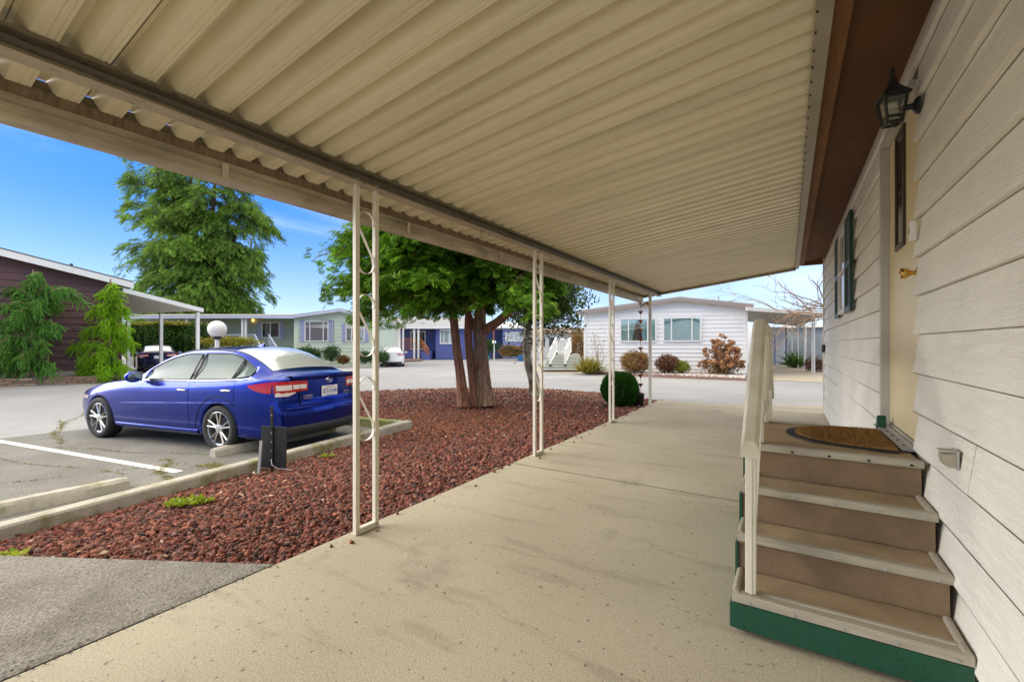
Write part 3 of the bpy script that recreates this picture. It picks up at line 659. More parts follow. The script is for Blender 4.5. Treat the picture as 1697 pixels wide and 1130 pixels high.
# ---------------------------------------------------------------- porch steps
ps = thing('porch_steps', 'brown carpeted porch steps with cream nosings and green skirt boards', 'steps', (.17, 3.3, 0))
XL, XR = -.205, .540
NY = [2.145, 2.38, 2.585, 2.82]; NZ = [.175, .35, .525, .70]; LE = 3.74
def mirror(y): return LE+(2.82-y)
mb = MB(); rr = random.Random(5)
def carpet_flight(mbs, fy, sgn, tr=None):
    for i in range(4):
        y0 = fy(NY[i]); y1 = fy(NY[i+1]) if i < 3 else fy(LE if sgn > 0 else 2.82)
        zb0 = NZ[i-1] if i else .13; z = NZ[i]
        nx = 13; rows = []
        for j in range(nx):
            xx = XL+(XR-XL)*j/(nx-1); w = .004*math.sin(xx*17+i)+.003*math.sin(xx*41)
            yi = y0+sgn*(.018+w); base = zb0-.0
            ye = (y1+sgn*.03) if i < 3 else y1
            rows.append([(xx, yi+sgn*.006-sgn*.0, base), (xx, yi-sgn*.0, base+.03), (xx, yi+sgn*.004, z-.05), (xx, y0+sgn*.002, z-.012), (xx, y0+sgn*.012, z-.001), (xx, y0+sgn*.05, z-.004+w*.5), (xx, (y0+ye)/2, z-.005+w*.5), (xx, ye, z-.003)])
        mbs.grid([r[:5] for r in rows]); (tr or mbs).grid([r[4:] for r in rows])
        for q, s in ((rows[0], 1), (rows[-1], -1)): mbs.poly((q+[(q[0][0], q[-1][1], base)])[::s*int(sgn)])
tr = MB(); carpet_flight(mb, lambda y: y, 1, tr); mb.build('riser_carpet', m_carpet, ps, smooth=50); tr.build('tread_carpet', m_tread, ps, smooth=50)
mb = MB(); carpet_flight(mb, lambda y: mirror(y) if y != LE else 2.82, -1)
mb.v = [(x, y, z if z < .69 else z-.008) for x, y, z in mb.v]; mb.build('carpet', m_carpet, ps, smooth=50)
for fy, sgn in ((lambda y: y, 1), (mirror, -1)):
    for i in range(4):
        y0, z = fy(NY[i]), NZ[i]; mb = MB()
        prof = [(y0+sgn*.045, z+.0035), (y0+sgn*.003, z+.006), (y0-sgn*.005, z+.001), (y0-sgn*.006, z-.029), (y0-sgn*.001, z-.031), (y0+sgn*.004, z-.004), (y0+sgn*.045, z-.001)]
        mb.prism([(XL-.006, a, b) for a, b in prof], (XR-XL+.012, 0, 0)); ns = mb.build('nosing', m_nosing, ps, smooth=25)
        for k in range(5 if sgn > 0 else 0):
            mb = MB(); xx = XL+.06+(XR-XL-.1)*k/4; mb.lathe([(.006, -sgn*.002), (.0055, sgn*.0035), (.001, sgn*.004)], (xx, y0-sgn*.0085, z-.018), 8, 'y'); mb.build('screw', m_dark if i == 3 else m_grey, ns)
        if i < 3:
            y1 = fy(NY[i+1])
            for xx in (XL-.004, XR-.022): mb = MB(); mb.tube([(xx+.012, y0+sgn*.01, z+.001), (xx+.012, y1+sgn*.012, z+.001)], .014, 10); mb.build('edge_trim', m_nosing, ps, smooth=40)
    mb = MB(); y0 = fy(NY[0]); mb.box(XL-.012, XR+.008, y0+sgn*.002, y0+sgn*.022, .028, .138, bev=.003); mb.build('skirt_board', m_green, ps)
# double front nosing on the lowest tread
mb = MB(); mb.prism([(XL+.055, 2.192, .1755), (XL+.055, 2.197, .183), (XL+.055, 2.215, .183), (XL+.055, 2.22, .1755)], (XR-XL-.08, 0, 0)); mb.build('nosing', m_nosing, ps)
# green side boards on left
for fy, sgn in ((lambda y: y, 1), (mirror, -1)):
    for i in range(4):
        y0 = fy(NY[i])+sgn*.004; y1 = (fy(NY[i+1])+sgn*.0) if i < 3 else 3.28
        mb = MB(); mb.box(XL-.014, XL-.002, y0, y1-sgn*.0015, .03, NZ[i]-.045); mb.build('side_board', m_green, ps)
mb = MB(); mb.box(XL+.012, XL+.10, 2.19, 2.28, .001, .07); mb.box(XL+.012, XL+.10, 4.2, 4.29, .001, .07); mb.build('foot', mat('rusty steel', (.12, .06, .035), .8, var=.4, vs=20), ps)
mb = MB(); mb.prism([(.50, 3.745, .60), (.50, 3.83, .60), (.50, 3.83, .75), (.50, 3.79, .79), (.50, 3.775, .77)], (.045, 0, 0)); mb.build('end_bracket', m_green, ps)
# handrail
hr = thing_part('handrail', ps, (-.17, 3.2, .7)); hx = -.140
def rpost(y, z0, z1, w=.042):
    mb = MB(); mb.box(hx-w/2, hx+w/2, y-w/2, y+w/2, z0, z1, bev=.004)
    mb.box(hx-.006, hx+.006, y-w/2-.003, y-w/2, z0, z1-.05)
    mb.build('rail_post', m_railp, hr)
rpost(2.19, .182, .88); rpost(2.90, .704, 1.37); rpost(3.68, .704, 1.37); rpost(4.37, .182, .88)
mb = MB(); rl = [(2.10, .80), (2.84, 1.305), (2.92, 1.345)]
def railseg(a, b, hgt=.07, w=.066):
    (ya, za), (yb, zb_) = a, b; mb = MB()
    pr = [(hx-w/2, -.0), (hx-w/2, hgt*.6), (hx-w/2+.014, hgt), (hx+w/2-.014, hgt), (hx+w/2, hgt*.6), (hx+w/2, 0)]
    mb.prism([(p, ya, za+q) for p, q in pr], (0, yb-ya, zb_-za)); mb.build('top_rail', m_railp, hr)
railseg((2.10, .785), (2.86, 1.335)); railseg((2.861, 1.335), (3.72, 1.335)); railseg((3.721, 1.335), (4.46, .79))
for a, b in (((2.22, .36), (2.88, .86)), ((2.92, .84), (3.66, .84)), ((3.70, .86), (4.35, .36))):
    mb = MB(); mb.bar((hx, a[0], a[1]), (hx, b[0], b[1]), .03, .035); mb.build('lower_rail', m_railp, hr)
# half round mat
mt = thing('door_mat', 'half round brown coir doormat on the top step', 'doormat', (.30, 3.3, .70))
def halfround(k, z0, z1):
    mbm = MB(); pts = [(.485, 3.35-.36*k, 0), (.485, 3.35+.36*k, 0)]
    n = 20; ar = [(.485-.50*k*math.sin(PI*i/n)**.8, 3.35+.36*k*math.cos(PI*i/n)) for i in range(1, n)]
    pl = [(a, b) for a, b, _ in pts]+ar; mbm.prism([(a, b, z0) for a, b in pl], (0, 0, z1-z0)); return mbm
halfround(1., .699, .706).build('mat_border', m_rubber, mt); halfround(.9, .7062, .716).build('mat_pile', m_coir, mt)
n = 9000; a = rng.uniform(-.31, .31, n); b = rng.uniform(0, .43, n); k = b < .44*(1-(a/.325)**2)**.62; a, b = a[k], b[k]; n = len(a)
ax, ay, az = frames(rng.normal(size=(n, 3))*.6+np.array([0, 0, 1.])); V, Fc = scatter(LEAF*np.array([1, .25, 1]), LEAFF, np.stack([.478-b, 3.35+a, np.full(n, .713)], 1), ax, ay, az, rng.uniform(.008, .018, n))
o = npmesh('bristle', V, Fc, mat('coir fibre', (.25, .12, .03), 1, var=0, islcol=[(.34, .17, .045), (.18, .085, .02), (.46, .26, .075)]), mt); o['kind'] = 'stuff'
# ---------------------------------------------------------------- cars
def paint(name, col, metal=.55):
    m = mat(name, col, .24, metal=metal, var=.0, coat=.45, spec=.3); m.node_tree.nodes['Principled BSDF'].inputs['Coat Roughness'].default_value = .06; return m
m_tyre = mat('tyre rubber', (.018, .018, .019), .75, var=.15, vs=20)
m_alloy = mat('alloy rim', (.62, .62, .62), .28, metal=.9, var=.03)
m_plastic = mat('black plastic', (.02, .02, .022), .5, var=.1)
m_chrome = mat('chrome', (.8, .8, .8), .12, metal=1., var=0)
m_redlens = mat('red tail lens', (.42, .004, .006), .15, var=.2, vs=40, coat=.4)
m_clearlens = mat('clear lens', (.72, .62, .60), .15, var=.1, vs=60, coat=1.)
m_plate = mat('white plate', (.78, .80, .84), .4, var=.03)
m_platetx = mat('plate blue lettering', (.03, .05, .22), .5, var=0)
m_carglass = mat('tinted car glass', (.10, .145, .135), .05, metal=.0, var=.12, vs=2, spec=.14)
m_carglass2 = mat('rear car glass', (.62, .64, .63), .12, metal=.5, var=0, spec=.6)  # pale base colour paints a bright sky reflection into the glass
ST = np.array([ # x, w(half), zbelt, yroof, zroofedge, zcenter
 [3.60, .40, .55, .28, .60, .615], [3.57, .56, .60, .40, .655, .67], [3.45, .69, .665, .50, .715, .735], [3.20, .795, .735, .60, .79, .815], [2.90, .85, .80, .66, .85, .875], [2.55, .872, .865, .70, .90, .925],
 [2.20, .880, .905, .72, .935, .965], [1.98, .882, .925, .715, .965, 1.005], [1.70, .884, .938, .685, 1.11, 1.145], [1.40, .885, .945, .645, 1.255, 1.285], [1.12, .886, .950, .610, 1.345, 1.385], [.80, .887, .957, .590, 1.395, 1.44], [.45, .888, .965, .580, 1.405, 1.458],
 [.10, .888, .975, .572, 1.385, 1.445], [-.15, .886, .985, .568, 1.335, 1.40], [-.40, .880, .995, .575, 1.24, 1.30], [-.62, .866, 1.005, .60, 1.125, 1.165], [-.76, .846, 1.01, .62, 1.058, 1.085], [-.88, .815, 1.012, .64, 1.038, 1.062], [-.98, .755, 1.008, .65, 1.030, 1.056], [-1.02, .69, .998, .62, 1.024, 1.050]])
def cr(xs, ys, x):
    """monotone-ish cubic through xs (ascending)"""
    xs = np.asarray(xs); ys = np.asarray(ys); h = np.diff(xs); dlt = np.diff(ys)/h; m = np.zeros(len(xs)); m[0], m[-1] = dlt[0], dlt[-1]
    for i in range(1, len(xs)-1): m[i] = 0 if dlt[i-1]*dlt[i] <= 0 else 3*(h[i-1]+h[i])/((2*h[i]+h[i-1])/dlt[i-1]+(h[i]+2*h[i-1])/dlt[i])
    i = np.clip(np.searchsorted(xs, x)-1, 0, len(h)-1); s = (x-xs[i])/h[i]
    return (1+2*s)*(1-s)**2*ys[i]+s*(1-s)**2*h[i]*m[i]+s*s*(3-2*s)*ys[i+1]+s*s*(s-1)*h[i]*m[i+1]
SR = ST[::-1]
def st(x): return [float(cr(SR[:, 0], SR[:, k], x)) for k in range(1, 6)]
def ctrl(x):
    w, zb, yr, zr_, zc = st(x); e = min(1, max(0, (x+1.02)/.14)); f = min(1, max(0, (3.60-x)/.3))
    bot = .20+.08*(1-e)+.04*(1-f)
    mid = zb*.60+.06
    return [(w*.90, bot), (w*.955, bot+.035), (w*.985, .40), (w*1.0, mid), (w*.992, zb-.13), (w*.972, zb-.045), (w*.945, zb), (w*.90*.45+yr*.55 if zr_-zb > .2 else (w*.93*.6+yr*.4), zb+(zr_-zb)*.52), (yr, zr_), (yr*.55, zr_+(zc-zr_)*.74), (0, zc)]
NC = 11
def sect(x, ts):
    C = np.array(ctrl(x)); k = np.arange(NC); return np.stack([cr(k, C[:, 0], ts), cr(k, C[:, 1], ts)], -1)
def bulge(x): return .085*max(0, min(1, (-.35-x)/.67))**2
def rearpt(x, y, z, w):
    b = bulge(x); return x-b*(1-(y/max(w, .01))**2)-(.0 if x > -.8 else .055*max(0, min(1, (-.8-x)/.2))*max(0, min(1, (.72-z)/.14)))
def side(x, z):
    """outer half width of the flank at x, z"""
    ts = np.linspace(0, 8.4, 90); P = sect(x, ts); i = int(np.argmin(np.where(np.arange(90) > 0, abs(P[:, 1]-z), 9))); j = min(max(i, 1), 88)
    return float(np.interp(z, P[j-1:j+2, 1], P[j-1:j+2, 0]))
def tailx(y, z):
    """x of the rear face at y, z"""
    C = sect(-1.02, np.linspace(0, 8, 60)); w = float(np.interp(z, C[:, 1], C[:, 0])); yy = abs(y)
    if yy <= w: return rearpt(-1.02, yy, z, st(-1.02)[0])
    xs = np.linspace(-1.02, -.3, 60)
    for x in xs:
        if side(x, z) >= yy: return rearpt(x, yy, z, st(x)[0])
    return -.3
def car(name, label, cat_, loc, rz, pm, scale=1., plate='BTH5448', badge=True, group=None):
    root = thing(name, label, cat_, loc, rz, group); root.scale = (scale,)*3
    B = lambda mbx, n, m, p=None, **k: mbx.build(n, m, p or root, local=True, **k)
    xs = np.concatenate([np.linspace(3.60, 3.1, 14), np.linspace(3.07, -.5, 104), np.linspace(-.53, -1.02, 26)]); ts = np.linspace(0, NC-1, 61)
    rows = []
    for x in xs:
        P = sect(x, ts); w = st(x)[0]; half = [(rearpt(x, y, z, w)+.03*max(0, (x-3.3)/.3)*(1-(y/max(w, .1))**2), y, z) for y, z in P]
        rows.append([(x_, y, z) for x_, y, z in half]+[(x_, -y, z) for x_, y, z in half[::-1][1:]])
    mb = MB(); mb.grid(rows); n = len(rows[0])
    # close ends with horizontal strips and floor
    for r, s in ((rows[0], 1), (rows[-1], -1)):
        h = n//2; prev = None; w = max(abs(q[1]) for q in r); kk = 15; S = []
        for j in range(h+1):
            a, b = Vector(r[j]), Vector(r[n-1-j]); x0 = a.x+(bulge(-1.02)*(1-(a.y/.69)**2) if s < 0 else 0)
            line = []
            for q in range(kk):
                p = a.lerp(b, q/(kk-1))
                if s < 0: p.x = x0-bulge(-1.02)*(1-(p.y/.69)**2)
                line.append(p)
            S.append(line)
        mb.grid(S)
        if s > 0: F0 = S[0]
        else: F1 = S[0]
    fl = [[Vector(r[0]).lerp(Vector(r[-1]), q/14) for q in range(15)] for r in rows]; fl[0] = F0; fl[-1] = F1; mb.grid(fl)
    me = bpy.data.meshes.new(name); me.from_pydata(mb.v, [], mb.f); bm = bmesh.new(); bm.from_mesh(me)
    bmesh.ops.remove_doubles(bm, verts=bm.verts, dist=.0008); bmesh.ops.recalc_face_normals(bm, faces=bm.faces); bm.to_mesh(me); bm.free()
    bm = bmesh.new(); bm.from_mesh(me); RA = .358
    for q in bm.verts:
        for wx in (0., 2.67):
            dx, dz_ = q.co.x-wx, q.co.z-.335; r_ = math.hypot(dx, dz_)
            if abs(q.co.y) > .5 and abs(r_-RA) < .024 and r_ > 0 and q.co.z > .24: q.co.x = wx+dx*RA/r_; q.co.z = .335+dz_*RA/r_
    dead = [f for f in bm.faces if any(all(math.hypot(q.co.x-wx, q.co.z-.335) < RA+.002 for q in f.verts) and abs(f.calc_center_median().y) > .5 and f.calc_center_median().z < .9 for wx in (0., 2.67))]
    bmesh.ops.delete(bm, geom=dead, context='FACES'); bm.to_mesh(me); bm.free()
    body = link('body', me, pm, root, 50)
    for wx in (0., 2.67):
        for s in (1, -1):
            P = [(wx+RA*math.cos(a), 0, .335+RA*math.sin(a)) for a in np.linspace(-.30, PI+.30, 30)]; g = MB()
            g.grid([[(x, s*(side(x, z)+.004), z), (wx+(x-wx)*.955, s*(side(x, z)+.002), .335+(z-.335)*.955), (wx+(x-wx)*.95, s*(side(x, z)-.16), .335+(z-.335)*.95)] for x, _, z in P]); B(g, 'wheel_arch', pm, smooth=True)
    mb = MB()
    for wx in (0., 2.67): mb.lathe([(.352, -.6), (.352, .6)], (wx, 0, .335), 40, 'y', None, False)
    mb.v = [(x, y*.98, max(z, .2)) for x, y, z in mb.v]; B(mb, 'wheel_well', m_dark)
    def column(pts_x, lo, hi, off, k=8, s=1):
        m_ = MB(); m_.grid([[(x, s*(side(x, z)+off), z) for z in np.linspace(lo(x), hi(x), k)] for x in pts_x]); return m_
    def ztop(x): return st(x)[3]
    SM = {'smooth': True}
    for s in (1, -1):
        # side windows: fixed quarter + two doors
        zb = lambda x: st(x)[1]+.022
        zt = lambda x: min(ztop(x)-.035, 1.352)
        def edge(x0, z0, x1, z1): return lambda x: z0+(z1-z0)*(x-x0)/(x1-x0)
        wins = [('front_window', 1.02 if 0 else .62, 1.62), ('rear_window', .02-.22, .54), ('quarter_window', -.50, -.235)]
        for nm, xa, xb in wins:
            px_ = np.linspace(xb, xa, 16)
            hi = lambda x: max(zb(x)+.012, zt(x)-.0-max(0, (-.12-x))*.12-(.01 if x > .6 else 0))
            lo = lambda x: zb(x)+max(0, -.22-x)*.12
            m_ = column(px_, lo, hi, .006, 8, s); wd = B(m_, nm, m_carglass, **SM)
            top = [Vector((x, s*(side(x, hi(x))+.008), hi(x))) for x in px_]; bot = [Vector((x, s*(side(x, lo(x))+.008), lo(x))) for x in px_]
            fr = MB(); fr.tube(top+bot[::-1]+[top[0]], .009, 6); B(fr, 'window_seal', m_plastic, wd)
        for xa_, xb_ in ((.545, .615), (-.232, -.203)): B(column(np.linspace(xb_, xa_, 4), lambda x: zb(x), lambda x: zt(x)-.008, .0075, 8, s), 'window_pillar', m_plastic, **SM)
        ch = MB(); ch.tube([(x, s*(side(x, zb(x)-.012)+.006), zb(x)-.014) for x in np.linspace(1.72, -.48, 30)], .008, 6); B(ch, 'belt_strip', m_chrome)
        for nm, xa, xb in (('front_door', .585, 1.60), ('rear_door', -.30, .575)):
            rk = lambda x: .285
            def lo(x, xa=xa):
                z = .285
                if xa < 0: 
                    q = .44**2-(x)**2
                    if q > 0: z = max(z, .335+math.sqrt(q)*.98)
                return min(z, .86)
            px_ = np.linspace(xb, xa, 26); m_ = column(px_, lo, lambda x: zb(x)-.03, .0035, 14, s); dr_ = B(m_, nm, pm, **SM)
            ol = [Vector((x, s*(side(x, lo(x))+.0015), lo(x))) for x in px_]+[Vector((x, s*(side(x, zb(x)-.03)+.0015), zb(x)-.03)) for x in px_[::-1]]
            g = MB(); g.tube([ol[25], *ol[:0]], .004, 5) if 0 else None
            g.tube(ol+[ol[0]], .0058, 5); B(g, 'door_seam', m_dark, dr_)
            hx_ = xa+.10; hz = .83 if xa > 0 else .85
            hx_ = xa+.13; yy = side(hx_, hz)
            g = MB(); g.lathe([(.0, -.002), (.05, .0), (.05, .002)], (0, 0, 0), 16, 'y', Matrix.Translation((hx_, s*(yy+.002), hz-.004)) @ Matrix.Diagonal((1.25, s, .8, 1))); hd = B(g, 'handle_cup', m_plastic, dr_)
            g = MB(); g.tube([(hx_-.09, s*(yy+.006), hz), (hx_-.07, s*(yy+.028), hz+.004), (hx_, s*(yy+.036), hz+.006), (hx_+.07, s*(yy+.028), hz+.004), (hx_+.09, s*(yy+.006), hz)], [.010, .013, .014, .013, .010], 8); B(g, 'handle', m_chrome, dr_, smooth=True)
        g = MB(); g.grid([[(x, s*(side(x, z)+o_), z) for z, o_ in ((.20, .002), (.225, .018), (.26, .018), (.285, .003))] for x in np.linspace(2.26, .42, 12)]); B(g, 'sill', m_plastic if 0 else pm, **SM)
        g = MB(); g.tube([(x, s*(side(x, .2)+.003), .205) for x in np.linspace(2.25, .43, 6)], .014, 6); B(g, 'sill_trim', m_plastic)
        # mirror
        g = MB(); M0 = Matrix.Translation((1.58, s*1.0, 1.005)) @ Matrix.Diagonal((.09, .115, .082, 1)); iv, fi = ico(3); g.add([M0 @ Vector((min(max(p[0], -.55), 1), p[1], p[2])) for p in iv], fi); mr_ = B(g, 'mirror', pm, **SM)
        g = MB(); g.bar((1.62, s*.88, .955), (1.60, s*.97, .965), .05, .03); B(g, 'mirror_arm', m_plastic, mr_)
        g = MB(); g.lathe([(.9, 0), (.92, .004), (.0, -.01)], (0, 0, 0), 20, 'x', Matrix.Translation((1.529, s*1.0, 1.005)) @ Matrix.Diagonal((1, .1, .07, 1))); B(g, 'mirror_glass', mat_once('mirror face', lambda: mat('mirror face', (.5, .55, .58), .05, metal=1., var=0)), mr_)
        # tail light
        y0, y1 = .44, .80
        def lens(nm, ya, yb, zl, zh, m, off, p=None, k=14):
            g = MB(); P = []
            for i in range(k+1):
                y = ya+(yb-ya)*i/k; P.append([(tailx(y, z)-off*(1 if y < .72 else .7), s*(y+(off if y > .72 else 0)), z) for z in np.linspace(zl(y), zh(y), 6)])
            g.grid(P); return B(g, nm, m, p, **SM)
        l_ = lens('tail_light', .38, .79, lambda y: .845-.02*(y-.38)/.4, lambda y: .985-.02*max(0, (.55-y))*2, m_redlens, .012)
        # wrap on to the flank, pointed
        g = MB(); P = []
        for i in range(13):
            x = -.90+.36*i/12; q = i/12; zl, zh = .83+.085*q*q, .985-.05*q
            P.append([(rearpt(x, side(x, z), z, st(x)[0]), s*(side(x, z)+.010), z) for z in np.linspace(zl, zh, 6)])
        g.grid(P); B(g, 'tail_light_wrap', m_redlens, l_, **SM)
        lens('reverse_lens', .40, .60, lambda y: .875, lambda y: .935, m_clearlens, .017, l_); lens('reverse_lens', .615, .77, lambda y: .865, lambda y: .935, m_clearlens, .017, l_)
        lens('turn_lens', .56, .78, lambda y: .785+.06*max(0, (.66-y)*6), lambda y: .838, m_clearlens, .011, l_)
        # head light
        g = MB(); P = []
        for i in range(9):
            x = 3.0+.42*i/8; P.append([(x, s*(side(x, z)+.006), z) for z in np.linspace(.60+.02*(1-i/8), .665, 5)])
        g.grid(P); B(g, 'headlight', m_clearlens, **SM)
    # glass front & rear, as patches of the loft
    def patch(nm, xa, xb, ta, off, m, k=24):
        g = MB(); P = []
        for x in np.linspace(xa, xb, k):
            tsx = np.linspace(ta(x), NC-1, 14); Q = sect(x, tsx); w = st(x)[0]; h = [(rearpt(x, y, z, w), y, z+off) for y, z in Q]; P.append(h+[(a, -b, c) for a, b, c in h[::-1][1:]])
        g.grid(P); return B(g, nm, m, **SM)
    patch('windscreen', 1.90, 1.14, lambda x: 8.02, .006, m_carglass)
    rg = patch('rear_screen', .04, -.66, lambda x: 8.12+.1*abs(x+.3), .007, m_carglass2)
    patch('roof_skin', 1.05, .10, lambda x: 8.35, .004, pm)
    for s in (1, -1):
        g = MB(); g.tube([(x, s*sect(x, np.array([7.98]))[0, 0], sect(x, np.array([7.98]))[0, 1]+.004) for x in np.linspace(1.1, .05, 12)], .008, 6); B(g, 'roof_seam', m_plastic)
    # shark fin
    g = MB(); P = []
    for i in range(9):
        q = i/8; x = .36-.19*q; hgt = .075*q**1.3 if q < .95 else .066; wd = .034*(1-.35*q); z0 = st(x)[4]-.004
        P.append([(x, -wd, z0), (x-.01*q, -wd*.5, z0+hgt*.6), (x-.03*q, 0, z0+hgt), (x-.01*q, wd*.5, z0+hgt*.6), (x, wd, z0)])
    g.grid(P); g.poly(P[-1]); B(g, 'aerial_fin', pm, **SM)
    # boot lid, lip, bumper
    def rear_sheet(nm, yl, zs_, off, m, k=22, parent=None):
        g = MB(); g.grid([[(tailx(y, z)-off, y, z) for z in zs_] for y in np.linspace(-yl, yl, k)]); return B(g, nm, m, parent, **SM)
    lid = rear_sheet('boot_lid', .50, np.linspace(.655, .982, 12), .007, pm)
    g = MB(); ol = [(tailx(y, z)-.008, y, z) for y, z in [(-.50, .98), (-.50, .66)]+[(y, .655) for y in np.linspace(-.5, .5, 16)]+[(.50, .66), (.50, .98)]]; g.tube(ol, .005, 5); B(g, 'lid_seam', m_dark, lid)
    g = MB(); P = []
    for y in np.linspace(-.62, .62, 26):
        xx = tailx(y, 1.0)-.0; lift = .012*(1-(y/.66)**2); P.append([(xx+.12, y, 1.042+.6*lift), (xx+.03, y, 1.05+lift), (xx-.022, y, 1.052+lift), (xx-.028, y, 1.035+lift), (xx-.012, y, .99)])
    g.grid(P); B(g, 'boot_spoiler', pm, lid, **SM)
    # number plate recess + plate
    rear_sheet('plate_recess', .285, np.linspace(.735, .895, 6), .009, pm if badge else pm, 16, lid)
    px = tailx(0, .80)-.020; g = MB(); g.box(px-.005, px+.003, -.155, .155, .735, .885, bev=.004); pl = B(g, 'number_plate', m_plate, lid)
    def text(s_, size, y, z, x, m, nm, par, ext=.0006, rot=0.):
        cu = bpy.data.curves.new(nm, 'FONT'); cu.body = s_; cu.size = size; cu.align_x = 'CENTER'; cu.align_y = 'CENTER'; cu.extrude = ext
        tmp = bpy.data.objects.new(nm, cu); COL.objects.link(tmp); bpy.context.view_layer.update(); me_ = bpy.data.meshes.new_from_object(tmp.evaluated_get(bpy.context.evaluated_depsgraph_get())); bpy.data.objects.remove(tmp); o = link(nm, me_, m, par); me_.materials.clear(); me_.materials.append(m); o.location = (x, y, z); o.rotation_euler = (R(90), 0, R(-90)+rot); return o
    if plate:
        text(plate, .098, 0, .803, px-.0065, m_platetx, 'lettering', pl).scale = (.72, 1, 1)
        text('WASHINGTON', .028, 0, .865, px-.0065, mat_once('plate red', lambda: mat('plate red', (.45, .05, .05), .5, var=0)), 'lettering', pl)
        text('EVERGREEN STATE', .02, 0, .749, px-.0065, m_platetx, 'lettering', pl)
    if badge:
        g = MB(); xx = tailx(0, .955)-.016
        g.tube([(xx, .068*math.cos(a), .962+.034*math.sin(a)) for a in np.linspace(0, 2*PI, 25)], .005, 6)
        for a, b, r_ in ((.03, .006, .012), (-.012, .012, .006), (-.036, .006, .006), (-.005, -.008, .006), (-.03, -.012, .006), (.018, -.01, .006)): g.lathe([(r_, 0), (r_*.5, -.004), (0, -.005)], (xx, a, .962+b), 8, 'x')
        B(g, 'emblem', m_chrome, lid)
        xx = tailx(.37, .80)-.014; text('SUBARU', .042, .375, .765, xx, m_chrome, 'lettering', lid, .002, -.12); g = MB(); g.bar((xx, .31, .732), (xx+.004, .44, .732), .004, .008); B(g, 'badge_bar', m_chrome, lid)
        xx = tailx(-.38, .80)-.014; text('IMPREZA', .032, -.385, .765, xx, m_chrome, 'lettering', lid, .002, .12); text('AWD', .03, -.385, .730, xx, m_chrome, 'lettering', lid, .002, .12)
    g = MB(); P = []
    for y in np.linspace(-.74, .74, 30):
        P.append([(tailx(y, z)-o_, y, z) for z, o_ in ((.375, .004), (.36, .014), (.30, .016), (.24, -.01), (.215, -.08))])
    g.grid(P); B(g, 'bumper_valance', m_plastic, **SM)
    for s in (1, -1):
        g = MB(); g.tube([(x, s*(side(x, .60+.10*(1.9-x)/2.4)+.0), .60+.10*(1.9-x)/2.4) for x in np.linspace(2.2, -.45, 30)], [.001+.006*math.sin(PI*q/29) for q in range(30)], 6); B(g, 'body_crease', pm, smooth=True)
    g = MB(); g.tube([(tailx(y, .62)-.006, y, .625-.01*abs(y)) for y in np.linspace(-.70, .70, 22)], .006, 6); B(g, 'bumper_crease', pm)
    g = MB(); g.lathe([(.045, .0), (.045, -.12), (.036, -.12), (.036, -.02), (0, -.02)], (-1.0, -.50, .245), 18, 'x'); B(g, 'exhaust', m_chrome, smooth=40)
    g = MB(); g.box(-.9, 3.3, -.70, .70, .185, .23); B(g, 'underbody', m_dark)
    # wheels
    for wx in (0., 2.67):
        for s in (1, -1):
            wl = bpy.data.objects.new('wheel', None); COL.objects.link(wl); wl.parent = root; wl.location = (wx, s*.775, .325); wl.empty_display_size = .1
            g = MB(); g.lathe([(.225, .10), (.24, .108), (.285, .112), (.308, .100), (.3225, .07), (.325, .03), (.325, -.03), (.3225, -.07), (.308, -.10), (.25, -.105)], (0, 0, 0), 44, 'y', None, False); B(g, 'tyre', m_tyre, wl, smooth=60)
            g = MB()
            for q in (-.045, -.015, .015, .045): g.lathe([(.3262, q-.003), (.3262, q+.003)], (0, 0, 0), 44, 'y', None, False)
            B(g, 'tread_groove', m_dark, wl)
            g = MB(); g.lathe([(.226, s*.104), (.235, s*.100), (.238, s*.09), (.215, s*.08), (.205, s*.02), (.20, -s*.09)], (0, 0, 0), 44, 'y', None, False); B(g, 'rim', m_alloy, wl, smooth=40)
            g = MB(); g.lathe([(.20, s*.0), (0, s*.0)], (0, 0, 0), 24, 'y'); g.lathe([(.14, s*.005), (.14, s*.02), (.0, s*.02)], (0, 0, 0), 24, 'y'); B(g, 'brake_disc', m_plastic, wl)
            g = MB(); sp = MB()
            for k in range(5):
                for dlt in (-.17, .17):
                    a = 2*PI*k/5+.3; p = Vector((.055*math.cos(a+dlt*.8), s*.085, .055*math.sin(a+dlt*.8))); q = Vector((.222*math.cos(a+dlt*1.15), s*.092, .222*math.sin(a+dlt*1.15)))
                    sp.prism([p+Vector(v) for v in [(-.012*math.sin(a), 0, .012*math.cos(a)), (0, s*.014, 0), (.012*math.sin(a), 0, -.012*math.cos(a)), (0, -s*.03, 0)]], q-p)
            sp.lathe([(.066, s*.06), (.062, s*.092), (.03, s*.097), (0, s*.098)], (0, 0, 0), 20, 'y'); B(sp, 'spokes', m_alloy, wl, smooth=25)
    return root
_once = {}
def mat_once(n, f):
    if n not in _once: _once[n] = f()
    return _once[n]
m_blue = paint('metallic blue paint', (.002, .022, .27), .85)
m_navy = paint('dark navy paint', (.02, .028, .08), .6)
m_carwhite = paint('white car paint', (.8, .8, .8), .0)
car('parked_car', 'metallic blue saloon car parked across the stall, its tail towards the carport', 'car', (-6.84, 3.86, ROAD), R(192.0), m_blue, group='parked cars')
